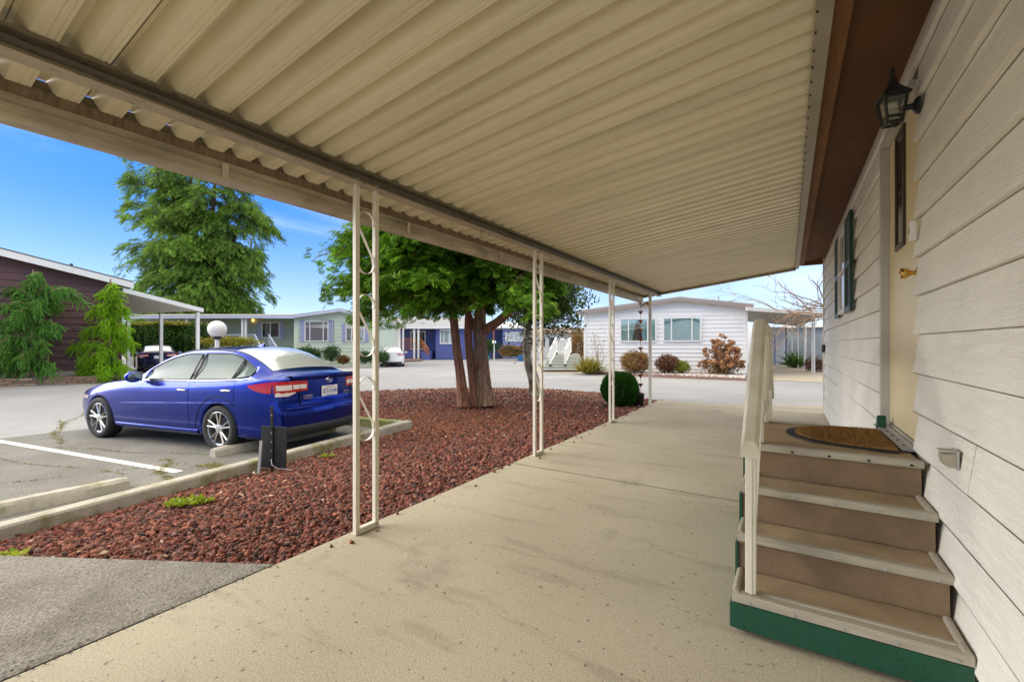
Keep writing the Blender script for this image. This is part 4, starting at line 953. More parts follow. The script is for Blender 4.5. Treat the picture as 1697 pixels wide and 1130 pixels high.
# sign board back beside the kerb
bs = GZ(452, 775, -.14); sg = thing('sign_board', 'black back of a small sign board on a post by the kerb', 'sign', bs)
sg.rotation_euler = (0, 0, YAW-.10)
def SB(mbx, n, m, p=None, **k): return mbx.build(n, m, p or sg, local=True, **k)
mb = MB(); mb.box(-.155, .155, 0, .012, .0, .47, M=Matrix.Rotation(R(2), 4, 'Y'), bev=.003); SB(mb, 'board', m_plastic)
mb = MB(); mb.box(-.015, .015, -.02, -.001, -.05, .70, M=Matrix.Translation((.0, 0, 0)) @ Matrix.Rotation(R(-.5), 4, 'Y'), bev=.002); pp = SB(mb, 'post', m_black)
for z in (.1, .2, .3, .4, .6):
    mb = MB(); mb.lathe([(.008, 0), (.007, -.004), (0, -.005)], (.0, -.021, z), 8, 'y'); SB(mb, 'bolt', m_grey, pp)
mb = MB(); mb.bar((-.07, -.14, -.03), (-.095, -.06, .32), .028, .028); SB(mb, 'stake', m_grey)
mb = MB(); mb.tube([(.0, -.03, .10), (.06, -.10, .06), (.14, -.12, .03), (.22, -.10, .02), (.30, -.11, .012)], .003, 6); SB(mb, 'wire', m_grey)
# ---------------------------------------------------------------- plants
def leafmat(name, cols, trans=.3, var=.25, vs=1.2, rough=.55): return mat(name, cols[0], rough, var=var, vs=vs, islcol=cols, trans=trans, spec=.3)
m_barkred = mat('red fibrous bark', (.33, .155, .09), .95, var=.45, vs=7, stretch=(6, 6, .6), bump=1., bs=26, col2=(.20, .095, .055), c2s=6, c2soft=.1)
m_barkgrey = mat('grey brown bark', (.36, .235, .15), .95, var=.4, vs=7, stretch=(6, 6, .7), bump=1., bs=22, col2=(.19, .115, .07), c2s=5)
m_barkdark = mat('dark bark', (.06, .045, .035), .95, var=.3, bump=.8, bs=18)
m_lichen = mat('lichened bark', (.17, .13, .085), .95, var=.3, vs=6, bump=.8, bs=30, col2=(.50, .47, .36), c2s=3.4, c2t=.50)
m_hinoki = leafmat('cypress sprays', [(.03, .09, .008), (.14, .32, .015), (.05, .15, .012), (.24, .46, .025), (.08, .20, .015), (.34, .56, .04), (.03, .10, .01)], .4, .55, 2.2)
m_ever = leafmat('evergreen sprays', [(.045, .12, .018), (.15, .30, .03), (.08, .19, .022), (.25, .42, .045), (.10, .23, .026), (.33, .40, .08), (.05, .13, .02)], .4, .8, .75)
m_weepA = leafmat('weeping cedar sprays', [(.09, .25, .05), (.18, .40, .06), (.12, .30, .08), (.28, .50, .08), (.10, .27, .05)], .45, .45, 1.6)
m_weepB = leafmat('bright weeping sprays', [(.20, .42, .015), (.34, .60, .025), (.22, .45, .018), (.46, .68, .04), (.13, .32, .015)], .45, .3, 1.6)
m_holly = leafmat('dark glossy leaves', [(.02, .05, .012), (.05, .11, .015), (.03, .075, .012), (.09, .16, .02), (.16, .19, .03), (.03, .07, .012)], .25, .3, 2, .35)
def bark_stem(pts, r0, r1, n=14, flute=.16, seed=0, seg=26, flare=.5):
    """tapered fluted trunk through pts"""
    g = np.random.default_rng(seed); P = np.array([list(p) for p in pts], float); k = np.linspace(0, len(P)-1, seg)
    C = np.stack([cr(np.arange(len(P)), P[:, j], k) for j in range(3)], 1); m_ = MB(); rows = []; ph = g.uniform(0, 6, 4)
    nn = 22
    for i in range(seg):
        t = i/(seg-1); d = C[min(i+1, seg-1)]-C[max(i-1, 0)]; d /= np.linalg.norm(d); a = np.cross(d, [.2, .1, .97] if abs(d[2]) < .9 else [0, 1, 0]); a /= np.linalg.norm(a); b = np.cross(d, a)
        r = (r0+(r1-r0)*t**.8)*(1+flare*math.exp(-t*9)); row = []
        for q in range(nn+1):
            an = 2*PI*q/nn; f = 1+flute*(.6*math.sin(3*an+ph[0]+t*2)+.5*math.sin(5*an+ph[1]-t*3)+.5*math.sin(9*an+ph[2]))+ (.10*math.sin(13*an+ph[3]+9*t))
            row.append(C[i]+(a*math.cos(an)+b*math.sin(an))*r*f)
        rows.append(row)
    m_.grid(rows); return m_, C
def leaves(name, m, parent, proto, pf, pos, dirs, size, roll=.5):
    ax, ay, az = frames(dirs, roll); V, Fc = scatter(proto, pf, pos, ax, ay, az, size); return npmesh(name, V, Fc, m, parent)
FAN, FANF = fan_proto(5, .85, .062, .3); FEA, FEAF = feather_proto(); STR, STRF = strand_proto()
# --- red barked conifer in the bed ---------------------------------
D0 = 10.3
def TP(u, v, d=D0): return AT(u, v, d)
base = UD(785, D0, float(zbed(-6.2, 8.0)))
t1 = thing('conifer_tree', 'red barked conifer with several trunks standing in the lava rock bed', 'tree', base)
stems = [
 ([(768, 672, 10.1), (764, 630, 10.12), (757, 575, 10.15), (750, 505, 10.2), (742, 430, 10.2), (735, 350, 10.3), (728, 250, 10.3)], .115, .05, m_barkred, 1),
 ([(788, 672, 10.2), (782, 620, 10.25), (776, 565, 10.3), (777, 500, 10.4), (790, 430, 10.6), (800, 300, 10.7)], .10, .05, m_barkred, 2),
 ([(803, 672, 10.25), (800, 625, 10.3), (795, 560, 10.4), (796, 490, 10.5), (800, 420, 10.5), (806, 330, 10.5), (806, 200, 10.5)], .175, .075, m_barkgrey, 3),
 ([(803, 548, 10.3), (824, 534, 10.2), (846, 513, 10.1), (862, 482, 10.0), (868, 440, 9.9), (862, 380, 9.9)], .105, .045, m_barkred, 4),
 ([(801, 590, 10.4), (788, 548, 10.6), (776, 520, 10.8), (760, 470, 11), (740, 380, 11.2)], .09, .04, m_barkgrey, 6)]
tips = []
for pts, r0, r1, m_, sd in stems:
    g, C = bark_stem([TP(*p) for p in pts], r0, r1, seed=sd, flute=.14, flare=.35 if sd < 4 else .05); g.build('trunk', m_, t1, smooth=40); tips.append(C)
# loose bark strips
for C, n_, rr_ in ((tips[0], 26, .125), (tips[2], 60, .185), (tips[1], 16, .105)):
    g = MB()
    for i in range(n_):
        k = rng.integers(1, int(len(C)*.55)); c = C[k]; a = rng.uniform(0, 2*PI); l = rng.uniform(.15, .4); o = Vector((math.cos(a), math.sin(a), 0))*rr_*rng.uniform(.95, 1.08); tn = Vector((-math.sin(a), math.cos(a), 0))*rng.uniform(.006, .014)
        p = Vector(c)+o; q = Vector((p.x, p.y, p.z))+Vector((0, 0, l))-o*.1; mid = (p+q)/2+o*.12
        g.poly([p-tn*.3, p+tn*.3, mid+tn, mid-tn]); g.poly([mid-tn, mid+tn, q+tn*.6, q-tn*.6])
    o = g.build('bark_strip', m_barkred, t1); o['kind'] = 'stuff'
def boughs(stemsC, n, zmin, zmax, Lf, up0, droop, per, fsz, proto, pf, seed, inner=.22, hang=0., bias=None, tr=.02, zj=.05):
    g = np.random.default_rng(seed); pos, dirs, sizes = [], [], []; wood = MB()
    for b in range(n):
        C = stemsC[g.integers(len(stemsC))]; zz = C[:, 2]; z0 = g.uniform(max(zmin, zz.min()), min(zmax, zz.max()) if zz.max() > zmin else zmax); k = int(np.argmin(abs(zz-z0))); p0 = C[k].copy(); p0[2] = z0 if abs(zz[k]-z0) < .8 else zz[k]
        az = g.uniform(0, 2*PI)
        if bias is not None and g.random() < bias[1]: az = bias[0]+g.normal(0, .7)
        L_ = Lf(p0[2], az)*g.uniform(.65, 1.08); h = np.array([math.cos(az), math.sin(az), 0]); u_ = up0*g.uniform(.4, 1.4); dr = droop*g.uniform(.7, 1.3)
        ts = np.linspace(0, 1, 9); cur = p0+h*(ts*L_)[:, None]; cur[:, 2] += u_*L_*ts-dr*L_*ts**2.2; sdv = np.cross(h, [0, 0, 1]); cur += sdv*(L_*.10*np.sin(ts*3+g.uniform(0, 6)))[:, None]*ts[:, None]
        wood.tube(cur, list(tr*L_*(1-ts*.85)/2+.004), 5, False)
        m_ = int(per*L_/Lf(zmin, 0)) if True else per; t = inner+(1-inner)*g.random(max(m_, 4))**.75
        ci = np.stack([np.interp(t, ts, cur[:, j]) for j in range(3)], 1); side_ = g.choice([-1, 1], len(t)); spread = (.10+.26*(1-t)*t*2.2)*L_*g.random(len(t))
        d_ = h[None]*g.uniform(.35, 1., (len(t), 1))+sdv[None]*(side_*g.uniform(.15, .95, len(t)))[:, None]; d_[:, 2] += g.normal(-.05, .22, len(t))-dr*t*.8-hang
        ci += sdv[None]*(side_*spread)[:, None]; ci[:, 2] += g.normal(0, zj*L_, len(t))-.12*spread
        pos.append(ci); dirs.append(d_); sizes.append(fsz*g.uniform(.6, 1.25, len(t)))
    return np.concatenate(pos), np.concatenate(dirs), np.concatenate(sizes), wood
pos, dirs, sz, wood = boughs([tips[0], tips[1], tips[2], tips[3], tips[4]], 135, 2.35, 6.2, lambda z, a: 2.15+.95*math.cos(a-3.7)-.10*abs(z-4), .12, .34, 150, .205, FAN, FANF, 11, .14)
# long low boughs towards the left in the picture
P2 = []
left = math.atan2(-SN*0+(-SN), -CS)  # direction of -right vector
for sd, n_, zl, zh, L_ in ((21, 15, 3.0, 4.4, 2.9), (22, 10, 2.4, 3.2, 2.1)):
    a, b, c, wd = boughs([tips[0], tips[1]], n_, zl, zh, lambda z, q, L_=L_: L_, .14, .36, 190, .20, FAN, FANF, sd, .2, bias=(math.atan2(-SN, -CS), 1.)); P2.append((a, b, c)); wood.add(wd.v, wd.f)
a, b, c, wd = boughs([tips[2], tips[3]], 16, 2.4, 3.4, lambda z, q: 1.5, .05, .40, 120, .20, FAN, FANF, 23, .1, bias=(math.atan2(-CS, SN), .8)); P2.append((a, b, c)); wood.add(wd.v, wd.f)
pos = np.concatenate([pos]+[q[0] for q in P2]); dirs = np.concatenate([dirs]+[q[1] for q in P2]); sz = np.concatenate([sz]+[q[2] for q in P2])
n3 = np.sin(pos[:, 0]*3.1+1)*np.sin(pos[:, 1]*2.7)*np.sin(pos[:, 2]*3.6+.5); k = (pos[:, 2] > 1.75) & (n3 > -.95); pos, dirs, sz = pos[k], dirs[k], sz[k]
wood.build('branch', m_barkred, t1); leaves('crown', m_hinoki, t1, FAN, FANF, pos, dirs, sz, .45)
# --- dark leaved tree with lichened trunk ---------------------------
D1 = 12.5
b2 = UD(886, D1, float(zbed(-6, 11.4))); t2 = thing('broadleaf_tree', 'dark glossy leaved tree with pale lichened trunk near the road', 'tree', b2)
g, C2_ = bark_stem([AT(889, 656, D1), AT(885, 630, D1), AT(876, 600, D1), AT(872, 570, D1), AT(877, 535, D1), AT(888, 500, D1), AT(895, 460, D1), AT(900, 410, D1)], .15, .05, seed=9, flute=.12); g.build('trunk', m_lichen, t2, smooth=40)
wood = MB(); tipsb = []; g_ = np.random.default_rng(31)
for i in range(26):
    k = g_.integers(9, 25); p = C2_[k]; az = g_.uniform(0, 2*PI); h = np.array([math.cos(az), math.sin(az), g_.uniform(.1, .8)]); L_ = g_.uniform(.8, 1.5)
    cur = [p+h*L_*t-np.array([0, 0, .25*t*t]) for t in np.linspace(0, 1, 6)]; wood.tube(cur, list(np.linspace(.035, .008, 6)), 5); tipsb.append(cur)
wood.build('branch', m_lichen, t2)
cc = np.array(AT(905, 490, D1)); hp, hd = hull_pts(19000, (1.42, 1.30, 1.28), shell=.5, lump=.26, seed=3); hp = hp+cc
low = hp[:, 2] < 1.55+.25*np.sin(hp[:, 0]*4); hp, hd = hp[~low], hd[~low]
q = np.concatenate([np.array(c)[2:] for c in tipsb]); ex = q[rng.integers(len(q), size=1800)]+rng.normal(0, .16, (1800, 3))
hp = np.concatenate([hp, ex]); hd = np.concatenate([hd, rng.normal(size=(1800, 3))])
n3 = np.sin(hp[:, 0]*4.1)*np.sin(hp[:, 1]*3.7)*np.sin(hp[:, 2]*4.4); k = n3 > -.42; hp, hd = hp[k], hd[k]
leaves('crown', m_holly, t2, LEAF, LEAFF, hp, np.cross(hd, rng.normal(size=hd.shape))+np.array([0, 0, -.3]), rng.uniform(.065, .12, len(hp)), True)
# --- tall evergreen far behind --------------------------------------
D3 = 47.
t3 = thing('evergreen_tree', 'tall broad evergreen tree towering behind the green house', 'tree', UD(325, D3, ROAD))
st3 = []
for i, (u0, u1, vt, d) in enumerate(((318, 248, 225, D3+.5), (326, 312, 190, D3), (336, 362, 235, D3-1), (340, 408, 330, D3+1.2))):
    a = UD(u0, D3, ROAD); b = AT(u1, vt, d); g, C = bark_stem([a, a.lerp(b, .3)+Vector((0, 0, 1.2)), a.lerp(b, .65)+Vector((0, 0, .8)), b], .5, .06, seed=40+i, flute=.08); g.build('trunk', m_barkdark, t3, smooth=True); st3.append(C)
def L3(z, a): return max(2.2, (6.0-.16*(z-3)) if z > 3 else 6.0)
pos, dirs, sz, wood = boughs(st3, 330, 2.5, 24., L3, .16, .42, 120, .72, FEA, FEAF, 51, .18, hang=.15, tr=.012, zj=.065)
gs_ = np.random.default_rng(77)
for i in range(50):       # upright leader clumps on the outside of the crown
    z0 = gs_.uniform(3, 19); a = gs_.uniform(0, 2*PI); C = st3[gs_.integers(len(st3))]; c0 = C[int(np.argmin(abs(C[:, 2]-z0)))].copy(); c0[2] = z0; rr_ = L3(z0, 0)*gs_.uniform(.45, .85); c0[:2] += np.array([math.cos(a), math.sin(a)])*rr_; hh = gs_.uniform(1.6, 3.0)
    wood.tube([c0-np.array([math.cos(a)*rr_*.5, math.sin(a)*rr_*.5, -.2]), c0, c0+np.array([0, 0, hh])], [.06, .045, .01], 4, False)
    m_ = 60; t = gs_.random(m_); an = gs_.uniform(0, 2*PI, m_); q = c0+np.stack([np.cos(an)*.25*(1-t), np.sin(an)*.25*(1-t), t*hh], 1); dv = np.stack([np.cos(an), np.sin(an), gs_.normal(-.35, .25, m_)], 1)
    pos = np.concatenate([pos, q]); dirs = np.concatenate([dirs, dv]); sz = np.concatenate([sz, gs_.uniform(.55, 1., m_)*(1.15-.75*t)])
wood.build('branch', m_barkdark, t3)
n3 = np.sin(pos[:, 0]*1.1+.6)*np.sin(pos[:, 1]*.9)*np.sin(pos[:, 2]*1.0+1); k = (n3 > -.42) & (pos[:, 2] > 2.2)
leaves('crown', m_ever, t3, FEA, FEAF, pos[k], dirs[k], sz[k], .25)
# --- weeping cedars ---------------------------------------------------
def weeper(name, label, u, vb, vt, d, m_, seed, arms, width):
    g_ = np.random.default_rng(seed); zb = .12; root = thing(name, label, 'tree', UD(u, d, zb)); top = AT(u, vt, d); bot = UD(u, d, zb)
    tk, C = bark_stem([bot, bot.lerp(top, .35)+Vector((.06, 0, 0)), bot.lerp(top, .7)+Vector((-.05, .04, 0)), top], .10, .02, seed=seed); tk.build('trunk', m_barkgrey, root, smooth=True)
    pos, dirs, sz = [], [], []; wood = MB(); Hh = top.z-zb
    for fz, lat, dd, rise in arms:
        p0 = Vector(C[int(fz*(len(C)-1))]); tip = p0+CW(lat, dd, 0); ts = np.linspace(0, 1, 12); cur = np.array([list(p0.lerp(tip, t)) for t in ts]); cur[:, 2] += rise*np.sin(ts*PI*.62)*1.05-.55*abs(rise+.35)*ts**3
        wood.tube(cur, list(np.linspace(.03, .008, 12)), 5, False); n = int(34*(abs(lat)+abs(dd)+.3))
        t = g_.random(n)**.8; ci = np.stack([np.interp(t, ts, cur[:, j]) for j in range(3)], 1); l = g_.uniform(.15, 1, n)
        for j in range(2):
            q = ci.copy(); q += g_.normal(0, .06, q.shape); q[:, 2] -= j*.24*l
            dv = np.tile(np.array([lat*CS-dd*SN, lat*SN+dd*CS, 0])/(abs(lat)+abs(dd)+.1)*.55, (n, 1))+g_.normal(0, .28, (n, 3)); dv[:, 2] -= .55+.7*j; pos.append(q); dirs.append(dv); sz.append(g_.uniform(.26, .52, n)*(1-.3*t))
    n = 90; t = g_.random(n); ci = np.array(C)[(t*(len(C)-1)).astype(int)]+g_.normal(0, 1, (n, 3))*np.array([.16, .16, .1])*(1.2-t)[:, None]*width; dv = g_.normal(0, .4, (n, 3)); dv[:, 2] -= 1; pos.append(ci); dirs.append(dv); sz.append(g_.uniform(.3, .6, n))
    wood.build('branch', m_barkgrey, root); leaves('crown', m_, root, STR, STRF, np.concatenate(pos), np.concatenate(dirs), np.concatenate(sz), .5)
ga = random.Random(4)
armsA = [(.95, .35, -.2, .25), (.86, -.3, .1, .2), (.66, 1.75, 0, .75), (.70, -1.35, .1, .6), (.74, .8, .1, .5), (.62, .75, -.5, .35), (.60, -.6, -.5, .3), (.45, 1.1, -.2, .3), (.45, -1.0, -.2, .35), (.52, .2, -.8, .3), (.3, .9, -.4, .2), (.3, -1.0, 0, .25), (.2, .4, -.8, .1), (.22, -.5, -.7, .15), (.12, 1., -.3, .1), (.12, -.95, -.3, .1), (.4, .1, .8, .3), (.7, 0, .6, .3), (.66, .5, .4, .4), (.35, -.4, -.7, .2)]
armsB = [(.95, .25, -.1, .1), (.86, -.45, 0, .1), (.8, .5, -.2, .15), (.66, .7, 0, .2), (.64, -.75, -.1, .2), (.55, .3, -.6, .15), (.45, -1.05, 0, .22), (.45, .85, -.2, .2), (.30, -1.45, -.1, .25), (.32, 1.0, -.1, .15), (.25, .3, -.7, .05), (.2, -.6, -.5, .05), (.15, -1.2, 0, .05), (.15, .8, -.3, .0), (.1, .4, -.7, 0), (.5, 0, .7, .15), (.75, -.1, .5, .1), (.08, -.7, -.4, 0), (.7, .1, -.5, .1)]
weeper('weeping_cedar', 'grey green weeping cedar with long drooping arms against the brown wall', 55, 622, 447, 16.25, m_weepA, 61, armsA, 1.0)
weeper('weeping_cedar', 'bright yellow green weeping cedar beside the white carport', 183, 620, 462, 17.5, m_weepB, 62, armsB, .9)
# --- shrubs -------------------------------------------------------------
def shrub(name, label, c, r, n, size, m_, seed, shell=.7, lump=.15, zmin=-.3, stem=True, up=.3, thin=1., proto=LEAF, pf=LEAFF, cat_='shrub', core=None, group=None):
    c = Vector(c); root = thing(name, label, cat_, (c.x, c.y, c.z-r[2]*.8), 0, group)
    hp, hd = hull_pts(n, r, shell=shell, lump=lump, zmin=-1, seed=seed); V = hp+np.array(c); k = V[:, 2] > c.z-r[2]*.98+.0; hp, hd, V = hp[k], hd[k], V[k]
    leaves('foliage', m_, root, proto, pf, V, np.cross(hd, np.random.default_rng(seed).normal(size=hd.shape))+hd*.25+np.array([0, 0, up]), np.random.default_rng(seed+1).uniform(.7, 1.3, len(V))*size, True)
    g = MB(); g_ = random.Random(seed)
    for i in range(7):
        a = g_.uniform(0, 6.28); b = Vector((c.x, c.y, c.z-r[2])); e = c+Vector((math.cos(a)*r[0]*.6, math.sin(a)*r[1]*.6, r[2]*g_.uniform(.1, .7))); g.tube([b, b.lerp(e, .5)+Vector((0, 0, .05*r[2])), e], [.02*thin, .013*thin, .006*thin], 5)
    g.build('stem', m_barkdark, root); return root
m_box = leafmat('boxwood leaves', [(.018, .085, .012), (.045, .17, .02), (.025, .11, .014), (.08, .24, .025)], .3, .3, 5, .4)
m_rhodo = leafmat('shrub leaves', [(.02, .06, .015), (.05, .12, .03), (.03, .08, .02), (.09, .16, .05)], .25)
m_yellow = leafmat('yellow green leaves', [(.18, .22, .02), (.30, .32, .03), (.10, .16, .02), (.36, .34, .06)], .3)
m_browns = leafmat('brown twiggy leaves', [(.20, .11, .03), (.30, .17, .05), (.14, .075, .025), (.36, .24, .08)], .25)
m_rust = leafmat('rusty leaves', [(.15, .055, .03), (.22, .09, .045), (.10, .04, .025), (.20, .11, .05)], .25)
m_hedge = leafmat('hedge sprays', [(.02, .065, .010), (.05, .13, .015), (.03, .085, .012), (.10, .19, .02)], .25, .4, 1.2)
m_gold = leafmat('golden sprays', [(.22, .22, .02), (.35, .32, .03), (.16, .18, .02), (.42, .36, .05)], .3)
DB = 9.75; cz = float(zbed(-3.4, 9.7))
shrub('boxwood_shrub', 'round clipped dark green boxwood beside the carport posts', UD(1027, DB, cz+.40), (.41, .41, .40), 22000, .036, m_box, 71, .88, .03)
# ---------------------------------------------------------------- houses across the road
class Fac:
    """a facade standing on the ground: local x along it, local y away from the viewer"""
    def __init__(s, u0, d0, deg=0., z0=ROAD):
        s.a = R(deg); s.c, s.s = math.cos(s.a), math.sin(s.a); s.lat0, s.d0, s.z0 = (u0-CX)/F*d0, d0, z0
        s.loc = CW(s.lat0, d0, z0); s.rz = YAW+s.a
    def x(s, u, y=0.): 
        t = (u-CX)/F; l0, d0 = s.lat0-s.s*y, s.d0+s.c*y; return (t*d0-l0)/(s.c-t*s.s)
    def z(s, u, v, y=0.): 
        d = s.d0+s.c*y+s.s*s.x(u, y); return H-(v-CY)/F*d-s.z0
def lb(m_, n, m, p, **k): return m_.build(n, m, p, local=True, **k)
def lap(m_, x0, x1, z0, z1, pitch, y=0., top=None, lip=.03):
    """lap boards on the plane y, facing -y; top=(xp, zp, slope left, slope right)"""
    z = z0
    def rng2(zz):
        if not top: return x0, x1
        xp, zp, sl, sr = top; return max(x0, xp-(zp-zz)/sl), min(x1, xp+(zp-zz)/sr)
    while z < z1-.01:
        zt = min(z+pitch, z1); a, b = rng2(z); c, d = rng2(zt-.001)
        if b-a > .02: m_.poly([(a, y-lip, z), (b, y-lip, z), (d, y-.002, zt), (c, y-.002, zt)]); m_.poly([(a, y, z), (b, y, z), (b, y-lip, z), (a, y-lip, z)])
        z += pitch
def frame_win(root, x0, x1, z0, z1, mf, mp, y=-.036, cols=(), fw=.05, curtain=None, rows=()):
    g = MB(); e = .045
    g.box(x0, x0+fw, y-e, y, z0, z1); g.box(x1-fw, x1, y-e, y, z0, z1); g.box(x0+fw, x1-fw, y-e, y, z0, z0+fw); g.box(x0+fw, x1-fw, y-e, y, z1-fw, z1)
    for q in cols: g.box(x0+(x1-x0)*q-fw*.4, x0+(x1-x0)*q+fw*.4, y-e*.9, y, z0+fw, z1-fw)
    for q in rows: g.box(x0+fw, x1-fw, y-e*.7, y-.001, z0+(z1-z0)*q-fw*.3, z0+(z1-z0)*q+fw*.3)
    w = lb(g, 'window', mf, root); g = MB()
    if curtain:
        n = max(12, int((x1-x0)*16)); gap = curtain[1] if len(curtain) > 1 else None
        for a, b in ([(x0+fw, x1-fw)] if not gap else [(x0+fw, gap[0]), (gap[1], x1-fw)]):
            for k in range(1):
                g.grid([[(a+(b-a)*i/n+((gap[2]*(1-q) if (gap and b == gap[0]) else (-gap[2]*(1-q) if gap and a == gap[1] else 0))*(-1)*(i/n if gap and b == gap[0] else 1-i/n) if gap else 0), y-.008+.003*math.sin(i*1.9), z0+fw+(z1-z0-2*fw)*q) for q in (0, .5, 1)] for i in range(n+1)])
        lb(g, 'curtain', curtain[0], w); g = MB()
        if gap: g.box(x0+fw, x1-fw, y+.001, y+.006, z0+fw, z1-fw); lb(g, 'dark_room', m_dark, w); g = MB()
    g.box(x0+fw*.9, x1-fw*.9, y-.025, y-.02, z0+fw*.9, z1-fw*.9); lb(g, 'pane', mp, w); return w
def shutter_(root, x0, x1, z0, z1, m, y=-.034):
    g = MB(); g.box(x0, x1, y-.03, y, z0, z1)
    z = z0+.08
    while z < z1-.08: g.box(x0+.04, x1-.04, y-.036, y-.0301, z, z+.03); z += .06
    return lb(g, 'shutter', m, root)
def slab(m_, pts, th): # roof slab from 4 corner points (top), thickness downwards
    a = [Vector(p) for p in pts]; m_.prism(a, (0, 0, -th))
m_gl2 = glassmat('house glass', (.85, .9, .92), .82)
m_teal = mat('pale teal curtain', (.42, .62, .58), .9, var=.1, vs=8)
m_pinkb = mat('pinkish blind', (.62, .47, .45), .7, var=.08, vs=5, stretch=(1, 1, 30))
m_whs = mat('white lap siding', (.84, .835, .81), .6, var=.05, vs=2)
m_mauve = mat('mauve trim', (.30, .25, .235), .7, var=.1)
m_wroof = mat('pale roof felt', (.42, .39, .37), .9, var=.12, vs=3)
m_tinw = mat('white tin roof', (.68, .66, .62), .5, var=.08, vs=4)
m_shed = mat('pale grey wall', (.55, .56, .57), .7, var=.06)
m_slate = mat('slate trim', (.16, .18, .24), .6, var=.1)
# white house -----------------------------------------------------------------
f = Fac(968, 23.3, -13); W = f.x(1238); wh = thing('white_house', 'white lap sided house with teal curtained windows across the road', 'house', f.loc, f.rz)
zl, zrr, xp, zp = f.z(968, 518), f.z(1238, 508), f.x(1125), f.z(1125, 497)
top = (xp, zp, (zp-zl)/xp, (zp-zrr)/(W-xp))
g = MB(); lap(g, 0, W, .05, zp, .205, 0, top); lb(g, 'siding', m_whs, wh)
g = MB(); g.prism([(0, .02, 0), (W, .02, 0), (W, .02, zrr-.02), (xp, .02, zp-.02), (0, .02, zl-.02)], (0, 13, 0)); lb(g, 'wall', m_whs, wh)
g = MB(); g.box(-.02, .12, -.04, .02, .03, zl-.03); lb(g, 'corner_board', m_white, wh); g = MB(); g.box(W-.10, W+.02, -.04, .02, .03, zrr-.02); lb(g, 'corner_board', m_white, wh)
g = MB(); s1, s2 = top[2], top[3]
slab(g, [(-.35, -.3, zl-.35*s1+.14), (xp, -.3, zp+.14), (xp, 13.2, zp+.14), (-.35, 13.2, zl-.35*s1+.14)], .06); slab(g, [(xp+.002, -.3, zp+.14), (W+.2, -.3, zrr-.2*s2+.14), (W+.2, 13.2, zrr-.2*s2+.14), (xp+.002, 13.2, zp+.14)], .06); lb(g, 'roof', m_wroof, wh)
g = MB(); g.prism([(-.36, -.32, zl-.35*s1-.10), (xp, -.32, zp-.08), (xp, -.32, zp+.079), (-.36, -.32, zl-.35*s1+.079)], (0, .035, 0)); g.prism([(xp+.002, -.32, zp-.08), (W+.21, -.32, zrr-.2*s2-.10), (W+.21, -.32, zrr-.2*s2+.079), (xp+.002, -.32, zp+.079)], (0, .035, 0)); lb(g, 'fascia', m_mauve, wh)
x0, x1 = f.x(1027), f.x(1088); z0, z1 = f.z(1057, 567), f.z(1057, 527)
cx = f.x(1056.5); frame_win(wh, x0, x1, z0, z1, m_white, m_gl2, cols=(.24, .76), fw=.07, curtain=(m_teal, (cx-.05, cx+.05, .22)))
x0, x1 = f.x(1098), f.x(1162); z0, z1 = f.z(1130, 566.5), f.z(1130, 525.5); frame_win(wh, x0, x1, z0, z1, m_white, m_gl2, cols=(.23, .76), fw=.07, curtain=(m_teal,))
for u, v0, v1 in ((1187, 494, 501),): g = MB(); g.tube([(f.x(u), 3, zp-.2), (f.x(u), 3, f.z(u, v0, 3))], .05, 8); lb(g, 'vent_pipe', m_grey, wh)
g = MB(); g.tube([(f.x(1245), 7, 3.0), (f.x(1245), 7, f.z(1245, 490, 7))], .07, 8); lb(g, 'vent_pipe', m_grey, wh)
# its carport
cpf = thing('neighbour_carport', 'flat white carport with posts attached to the white house', 'carport', CW(0, 0, 0))
def Q(u, v, d): return AT(u, v, d)
A, Bq = Q(1236, 514, 20.6), Q(1364, 522.5, 22.0); Cq, Dq = Q(1326, 541, 33.5), Q(1238, 533, 31.5)
g = MB(); g.prism([A, Bq, Cq, Dq], (0, 0, .12)); g.build('roof', mat('shade darkened awning', (.36, .33, .28), .6, var=.08), cpf)  # roof darkened, shade of its underside put into the colour
g = MB(); g.prism([A+Vector((0, 0, -.02)), Bq+Vector((0, 0, -.02)), Bq+Vector((0, 0, .15)), A+Vector((0, 0, .15))], Vector((SN, -CS, 0))*.05); g.build('fascia', m_tinw, cpf)
for i, (u, v, d) in enumerate(((1305, 603.6, 33.2), (1312.7, 607, 30.1), (1322.7, 610, 27.8), (1333.3, 613.8, 25.3), (1346, 619, 22.7), (1349.5, 619, 22.6))):
    p = UD(u, d, ROAD+.02); n_ = (d-22)/(33.5-22); ztop = Bq.z+(Cq.z-Bq.z)*n_; g = MB(); g.box(p.x-.032, p.x+.032, p.y-.032, p.y+.032, ROAD, max(ztop, 2.3)); g.build('post', m_white, cpf)
p0, p1 = UD(1262, 31.5, ROAD), UD(1303, 32.2, ROAD); g = MB(); g.prism([p0, p1, p1+Vector((0, 0, 2.75)), p0+Vector((0, 0, 2.75))], Vector((-SN, CS, 0))*2.2)
sh_ = thing('storage_shed', 'pale grey shed with slate trimmed door at the back of the neighbouring carport', 'shed', p0); g.build('wall', m_shed, sh_)
ff = Fac(1262, 31.47, 5.); sh2 = lambda u, v: (ff.x(u), ff.z(u, v))
g = MB(); xa, xb = ff.x(1270), ff.x(1284.5); zt_ = ff.z(1280, 555)
MXs = Matrix.LocRotScale(ff.loc, Matrix.Rotation(ff.rz, 3, 'Z').to_euler(), None)
def WX_(m_): m_.v = [tuple(MXs @ Vector(p)) for p in m_.v]; return m_
g.box(xa, xa+.09, -.05, -.01, .02, zt_); g.box(xb-.09, xb, -.05, -.01, .02, zt_); g.box(xa+.09, xb-.09, -.05, -.01, zt_-.09, zt_); g.box(ff.x(1301), ff.x(1304), -.06, -.01, .02, 2.7); WX_(g).build('door_frame', m_slate, sh_)
